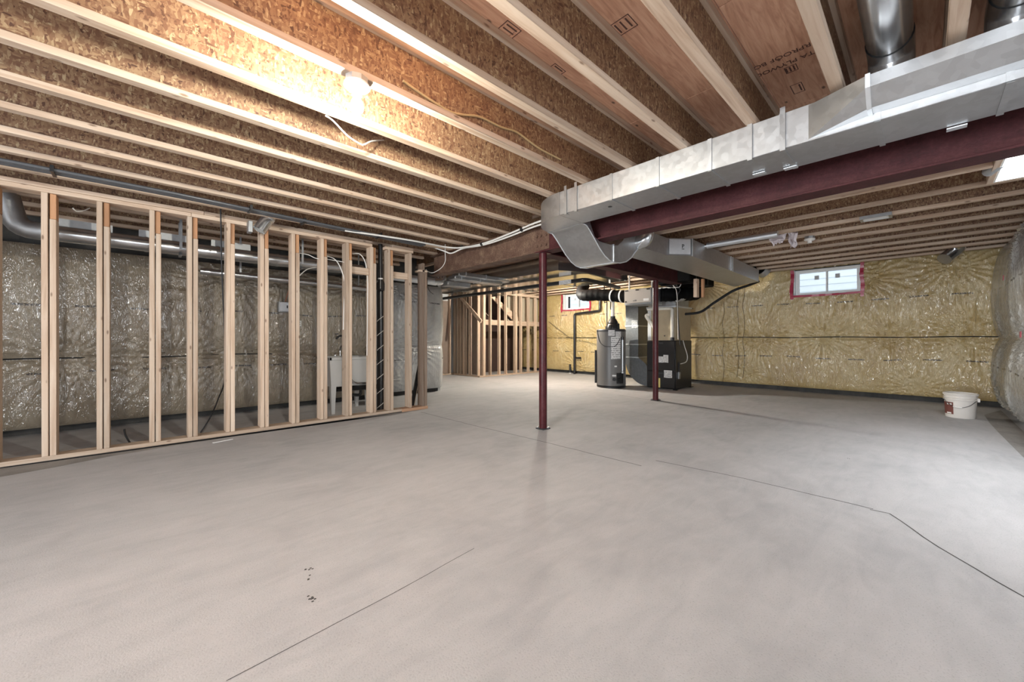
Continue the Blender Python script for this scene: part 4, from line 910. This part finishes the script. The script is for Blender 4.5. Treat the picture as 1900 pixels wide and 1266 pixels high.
MB().lathe([(0.012, 0), (0.012, 0.012), (0.0001, 0.012)], (fx0 + 0.01, 3.6, 1.08), 10, axis=(-1, 0, 0)).build('drain_plug', 'black_plastic', co)
pv = thing('pvc_vent', 'white plastic vent pipe rising along the plenum front', 'pipe', (fx0 - 0.04, 3.44, 1.0))
MB().tube(elbow_path([(fx0 - 0.03, 3.43, 1.0), (fx0 - 0.03, 3.43, 1.625), (fx0 - 0.03, 3.95, 1.635)], 0.05), 0.032, 14).build('pipe', 'pvc_white', pv)
MB().lathe([(0.04, 0), (0.04, 0.05), (0.034, 0.06)], (fx0 - 0.03, 3.43, 0.99), 16).build('coupling', 'steel_dark', pv)
pv2 = thing('pvc_vent', 'white plastic elbow pipe slanting behind the farther red post', 'pipe', (fx0 - 0.1, 3.9, 1.2))
MB().tube(elbow_path([P(1204, 584, X=fx0 - 0.05), P(1198, 586, X=fx0 - 0.09), P(1214, 609, X=fx0 - 0.09)], 0.05), 0.034, 14).build('pipe', 'pvc_white', pv2)
rt = thing('return_drop', 'dark galvanized return drop with curved boot into the furnace', 'duct', (7.9, 4.3, 0))
prof = [(4.52, 2.06), (4.52, 0.55)] + [(4.52 - 0.535 * (1 - math.cos(t)), 0.55 - 0.53 * math.sin(t)) for t in [PI / 2 * i / 9 for i in range(1, 10)]] + [(3.985, 0.38)] + [(4.25 - 0.24 * math.cos(t) + 0.0, 0.38 + 0.2 * math.sin(t)) for t in [PI / 2 * (i / 5) for i in range(1, 6)]][:3] + [(4.22, 0.62), (4.22, 2.06)]
MB().prism(prof, 0, 7.72, 8.18).build('duct_body', 'galvanized_steel_dark', rt)
for z in (0.62, 0.9, 1.3): MB().box(7.712, 8.19, 4.21, 4.53, z - 0.012, z + 0.012).build('drive_cleat', 'galvanized_bright', rt)
MB().box(7.713, 7.718, 4.23, 4.37, 1.25, 1.42).build('paper_label', 'printed_label_small', rt)
hv = thing('ventilator_unit', 'grey box ventilator hung under the ceiling left of the post', 'ventilator', (7.2, 3.85, 1.7)); hx, hy0, hy1, hz0, hz1 = 7.0, 3.55, 4.13, 1.72, 2.0
MB().cbox(hx + 0.01, hx + 0.45, hy0, hy1, hz0 - 0.03, hz1, 0.006).build('cabinet', 'galvanized_dull', hv); MB().cbox(hx - 0.012, hx + 0.009, hy0 + 0.01, hy1 - 0.01, hz0 + 0.0, hz1 - 0.01, 0.006).build('front_panel', 'hrv_grey', hv)
for y in (hy0 + 0.06, (hy0 + hy1) / 2, hy1 - 0.06): MB().cbox(hx - 0.02, hx - 0.012, y - 0.035, y + 0.035, hz1 - 0.04, hz1 - 0.015, 0.003).build('latch', 'black_plastic', hv)
MB().cbox(hx - 0.02, hx - 0.012, hy1 - 0.06, hy1 - 0.03, hz0 + 0.02, hz0 + 0.05, 0.003).build('latch', 'black_plastic', hv)
text_mesh('front_lettering', 'v-I:t', 0.05, 'ink', (hx - 0.0135, 3.93, hz0 + 0.035), (PI / 2, 0, -PI / 2), hv)
MB().box(hx - 0.0145, hx - 0.0125, 3.60, 3.71, hz0 + 0.03, hz0 + 0.075).build('name_plate', 'white_plastic', hv)
for y in (hy0 + 0.05, hy1 - 0.05): MB().box(hx + 0.1, hx + 0.12, y - 0.012, y + 0.012, hz1, ZJ2).build('hanger_strap', 'galvanized_dull', hv)
f1 = thing('flexible_duct', 'fat black insulated flexible duct left of the grey ventilator', 'flexible duct', (7.2, 4.7, 1.75))
pp = smooth_path([(7.25, 4.16, 1.88), (7.22, 4.45, 1.92), (7.15, 4.85, 1.97), (7.1, 5.15, 1.98), (7.2, 5.32, 2.06), (7.4, 5.4, 2.25)], 8)
MB().tube(pp, [0.125 + 0.006 * math.sin(i * 2.1) for i in range(len(pp))], 18).build('sleeve', 'foil_black', f1)
MB().tube([(7.21, 4.5, 1.925), (7.21, 4.53, 1.93)], 0.137, 20).build('strap', 'white_plastic', f1); MB().tube([(7.235, 4.30, 1.90), (7.235, 4.33, 1.90)], 0.135, 20).build('strap', 'white_plastic', f1)
f2 = thing('flexible_duct', 'fat black insulated flexible duct right of the farther red post', 'flexible duct', (7.6, 3.2, 1.75))
pp = smooth_path([(7.35, 3.54, 1.88), (7.5, 3.36, 1.88), (7.75, 3.22, 1.90), (8.1, 3.15, 1.95), (8.4, 3.3, 2.15)], 8)
MB().tube(pp, [0.13 + 0.006 * math.sin(i * 2.1) for i in range(len(pp))], 18).build('sleeve', 'foil_black', f2)
el = thing('duct_elbow', 'silver elbow collar right of the black flexible duct', 'duct elbow', (7.9, 3.0, 1.7)); q = P(1264, 552, D=7.6)
MB().tube([q + Vector((-0.09, 0.10, -0.02)), q, q + Vector((0.12, -0.06, 0.06))], 0.08, 16).build('collar', 'galvanized_bright', el)
ib = thing('insulated_duct', 'black wrapped duct linking the far trunk to the furnace plenum', 'duct', (7.7, 3.2, 2.03))
MB().cbox(7.08, 8.25, 2.87, 3.52, 2.05, 2.325, 0.02).build('wrap', 'foil_black', ib)
for x in (7.35, 7.9): MB().box(x - 0.02, x + 0.02, 2.862, 3.53, 2.042, 2.3).build('wrap_tape', 'black_plastic', ib)
# timber hanger beside the trunk
th = thing('timber_hanger', 'short pinkish timber hanger under the far trunk', 'timber', (0, 0, 0)); q = P(1292, 552, D=6.85); th.location = (q.x, q.y, q.z); q2 = P(1303, 552, D=6.85)
MB().cbox(q.x - 0.05, q.x + 0.05, q.y - 0.03, q.y + 0.03, q.z, 2.07, 0.003).build('plank', 'lumber_z', th); MB().cbox(q2.x - 0.03, q2.x + 0.03, q2.y - 0.03, q2.y + 0.01, q2.z, 2.07, 0.003).build('plank', 'lumber_orange_z', th)
# lines near the furnace
cable('refrigerant_line', [P(1408, 522, D=7.9), P(1388, 530, D=7.9), P(1360, 540, D=7.9), P(1325, 562, D=7.9), P(1300, 579, D=7.8), P(1272, 583, D=7.7)], 0.025, 'black_rubber', 'thick black insulated line curving from trunk to furnace', 'pipe', n=10)
cable('cable', [P(1281, 513, D=7.3), P(1256, 527, D=7.3), P(1262, 538, D=7.3), P(1257, 552, D=7.3), P(1259, 600, D=7.4), P(1262, 640, D=7.4)], 0.010, 'black_rubber', 'black cable dropping beside the white vent pipe')
cable('cable', [P(1248, 528, D=7.2), P(1256, 524, D=7.2), P(1263, 527, D=7.2), P(1260, 533, D=7.2), P(1252, 533, D=7.2), P(1249, 530, D=7.2), P(1255, 540, D=7.2), P(1257, 570, D=7.3), P(1258, 630, D=7.4)], 0.007, 'cable_white', 'white coiled cable hanging by the black flexible duct')
for (x_, y0, y1, lab) in ((1380, 520, 702, 'longest thin black wire hanging down the golden insulation'), (1369, 525, 700, 'wavy thin wire beside the longest one on golden insulation'), (1342, 560, 712, 'thin wire nearest the furnace on golden insulation')):
    cable('wire', [P(x_ + 2 * math.sin(k * 2.2), y0 + (y1 - y0) * k / 8, X=XF - 0.10) for k in range(9)], 0.003, 'black_rubber', lab, 'wire')
# black pipe on the yellow insulation
gpw = thing('gas_pipe', 'stepped black pipe on the yellow insulated wall', 'pipe', (XF - 0.13, 6.9, 0)); Xp = XF - 0.14
MB().tube(elbow_path([P(1113, 548, X=Xp), P(1113, 577, X=Xp), P(1066, 583, X=Xp), Vector((Xp, P(1066, 583, X=Xp).y, 0.0))], 0.06), 0.033, 12).build('pipe', 'abs_black', gpw)
q = P(1066, 664, X=Xp); MB().tube([q, q + Vector((0, -0.22, 0))], 0.028, 10).build('side_branch', 'abs_black', gpw)
q = P(1058, 693, Z=0); su = thing('pipe_stub', 'short black pipe stub rising from the floor by the yellow wall', 'pipe', (q.x, q.y, 0)); MB().tube([(q.x, q.y, 0.02), (q.x, q.y, 0.27)], 0.036, 14).build('pipe', 'abs_black', su); MB().lathe([(0.042, 0), (0.042, 0.02), (0.036, 0.02)], (q.x, q.y, 0), 14).build('floor_collar', 'white_plastic', su)
cable('cable', [P(1018, 597, X=XF - .12), P(1040, 614, X=XF - .12), P(1060, 628, X=XF - .12), P(1080, 633, X=XF - .12), P(1110, 640, X=XF - .12)], 0.006, 'black_rubber', 'thin drooping cable across the yellow insulation')

# ================================================================ RIGHT-HAND CEILING ITEMS
rb = thing('register_boot', 'silver register boot with white opening under the right joists', 'register', (0, 0, 0)); q = P(1625, 408, Z=2.29); rb.location = (q.x, q.y, 2.29)
m = MB(); m.box(q.x - 0.075, q.x + 0.075, q.y - 0.125, q.y - 0.10, 2.30, 2.334); m.box(q.x - 0.075, q.x + 0.075, q.y + 0.10, q.y + 0.125, 2.30, 2.334); m.box(q.x - 0.075, q.x - 0.06, q.y - 0.10, q.y + 0.10, 2.30, 2.334); m.box(q.x + 0.06, q.x + 0.075, q.y - 0.10, q.y + 0.10, 2.30, 2.334); m.build('boot_frame', 'galvanized', rb)
MB().box(q.x - 0.06, q.x + 0.06, q.y - 0.10, q.y + 0.10, 2.304, 2.312).build('cover', 'white_paint', rb)
A, B = P(1314, 459, Z=2.27), P(1442, 436, Z=2.27); xm = (A.x + B.x) / 2
gt = thing('round_duct', 'slim pale grey pipe along the right-hand joists', 'duct', (xm, (A.y + B.y) / 2, 2.24)); MB().tube([(xm, A.y, 2.285), (xm, B.y, 2.285)], 0.04, 16).build('pipe', 'galvanized_bright', gt)
MB().tube([(xm, A.y + 0.12, 2.285), (xm, A.y + 0.14, 2.285)], 0.055, 16).build('collar', 'galvanized_bright', gt); MB().tube([(xm, A.y, 2.285), (xm, A.y + 0.3, 2.26)], 0.035, 12).build('pipe', 'galvanized_round', gt)
pb_ = thing('plastic_bag', 'torn pale plastic scrap hanging from the grey pipe end', 'plastic scrap', (0, 0, 0)); q = P(1454, 440, Z=2.26); pb_.location = (q.x, q.y, 2.14)
m = MB(); g = 9
for (ox, wd, hh, sd_) in ((-0.06, 0.10, 0.11, 1), (0.09, 0.05, 0.17, 5)):
    vs = []
    for i in range(g):
        for j in range(g):
            uu, vv = i / (g - 1) - .5, j / (g - 1); n1 = noise.noise(Vector((i * .5, j * .5, sd_)))
            vs.append((q.x + 0.05 * n1, q.y - ox + uu * wd * 2 * (1 - 0.5 * vv) + 0.03 * noise.noise(Vector((i * .6, j * .4, sd_ + 3))), 2.30 - vv * hh * (1 + 0.5 * noise.noise(Vector((i * .7, 0, sd_))))))
    m._add(vs, [(i * g + j, (i + 1) * g + j, (i + 1) * g + j + 1, i * g + j + 1) for i in range(g - 1) for j in range(g - 1)], True)
o = m.build('film', 'plastic_bag', pb_); sol = o.modifiers.new('s', 'SOLIDIFY'); sol.thickness = 0.002
bo = thing('duct_boot', 'silver duct elbow where far wall meets the right joists', 'duct boot', (8.6, -0.15, 2.0)); 
c0, c1, c2, c3 = P(1752, 481, D=5.9), P(1766, 470, D=5.9), P(1778, 458, D=5.85), P(1773, 443, D=5.75)
MB().tube(smooth_path([c0, c1, c2, c3], 3), 0.088, 18).build('elbow', 'galvanized_round', bo); MB().tube([c3.lerp(c2, 0.35), c3 + Vector((0, 0, 0.06))], 0.095, 18).build('collar', 'galvanized_bright', bo)
fb = thing('flexible_duct', 'short silver flexible duct at the lit floor opening', 'flexible duct', (4.7, -0.3, 2.3)); a_ = P(1834, 319, Z=2.37); c_ = P(1856, 302, Z=2.37)
pp = [a_.lerp(c_, i / 16) for i in range(17)]; MB().tube(pp, [0.035 + 0.006 * (i % 2) for i in range(17)], 16).build('sleeve', 'galvanized_dull', fb)

# ================================================================ BUCKET
bu = thing('bucket', 'white plastic pail with brown label beside the right wall', 'bucket', (0, 0, 0)); q = P(1782, 777, Z=0); c = q * (1 + 0.13 / q.length); bx0, by0_ = c.x, c.y; bu.location = (bx0, by0_, 0)
MB().lathe([(0.0001, 0.004), (0.125, 0.004), (0.128, 0.0), (0.133, 0.006), (0.145, 0.30), (0.142, 0.30), (0.131, 0.012), (0.0001, 0.012)], (bx0, by0_, 0), 40).build('body', 'bucket_white', bu)
for z in (0.235, 0.262, 0.290): MB().lathe([(0.1445, -0.006), (0.154, -0.004), (0.154, 0.004), (0.1445, 0.006)], (bx0, by0_, z), 40).build('rib', 'bucket_white', bu)
MB().lathe([(0.1425, 0.296), (0.155, 0.298), (0.157, 0.312), (0.147, 0.318), (0.140, 0.312), (0.1425, 0.296)], (bx0, by0_, 0), 40).build('rim', 'bucket_white', bu)
va2 = math.atan2(-by0_, -bx0)
m = MB(); r_ = 0.1395
def strip(a0, a1, z0, z1, rr0, rr1, mat, name, k=8):
    m = MB()
    for i in range(k):
        a, c = a0 + (a1 - a0) * i / k, a0 + (a1 - a0) * (i + 1) / k
        m.quad((bx0 + rr0 * math.cos(a), by0_ + rr0 * math.sin(a), z0), (bx0 + rr0 * math.cos(c), by0_ + rr0 * math.sin(c), z0), (bx0 + rr1 * math.cos(c), by0_ + rr1 * math.sin(c), z1), (bx0 + rr1 * math.cos(a), by0_ + rr1 * math.sin(a), z1))
    return m.build(name, mat, bu)
lab_ = strip(va2 - 1.55, va2 - 0.45, 0.045, 0.20, 0.1355, 0.1420, 'label_brown', 'label')
strip(va2 - 0.95, va2 - 0.80, 0.165, 0.185, 0.1415, 0.1425, 'white_plastic', 'label_print', 3); strip(va2 - 0.70, va2 - 0.55, 0.165, 0.185, 0.1415, 0.1425, 'white_plastic', 'label_print', 3); strip(va2 - 1.0, va2 - 0.6, 0.05, 0.068, 0.1365, 0.1375, 'white_plastic', 'label_print', 4)
hp = [(bx0 + 0.152 * math.cos(va2 - 1.2 + 2.6 * i / 10), by0_ + 0.152 * math.sin(va2 - 1.2 + 2.6 * i / 10), 0.235 - 0.095 * math.sin(PI * min(1, (i / 10) * 1.15 + 0.0))) for i in range(11)]
MB().tube(smooth_path(hp, 3), 0.003, 6).build('wire_handle', 'steel_dark', bu); MB().tube(smooth_path(hp[3:6], 3), 0.007, 8).build('handle_grip', 'white_plastic', bu)
for a in (va2 + 1.4,): MB().cbox(bx0 + 0.155 * math.cos(a) - .012, bx0 + .155 * math.cos(a) + .012, by0_ + .155 * math.sin(a) - .012, by0_ + .155 * math.sin(a) + .012, 0.215, 0.26, .003).build('handle_lug', 'bucket_white', bu)

# ================================================================ FLOOR LITTER
A, B = P(395, 822, Z=0.004), P(432, 815, Z=0.004); d = (B - A).normalized(); nn = Vector((-d.y, d.x, 0)) * 0.012
MB().prism([((A - nn).x, (A - nn).y), ((B - nn * .5).x, (B - nn * .5).y), ((B + nn * .5).x, (B + nn * .5).y), ((A + nn).x, (A + nn).y)], 2, 0.0015, 0.006).build('plastic_offcut', 'white_paint', None, 'bright white sliver of plastic on the floor by the partition', 'offcut')
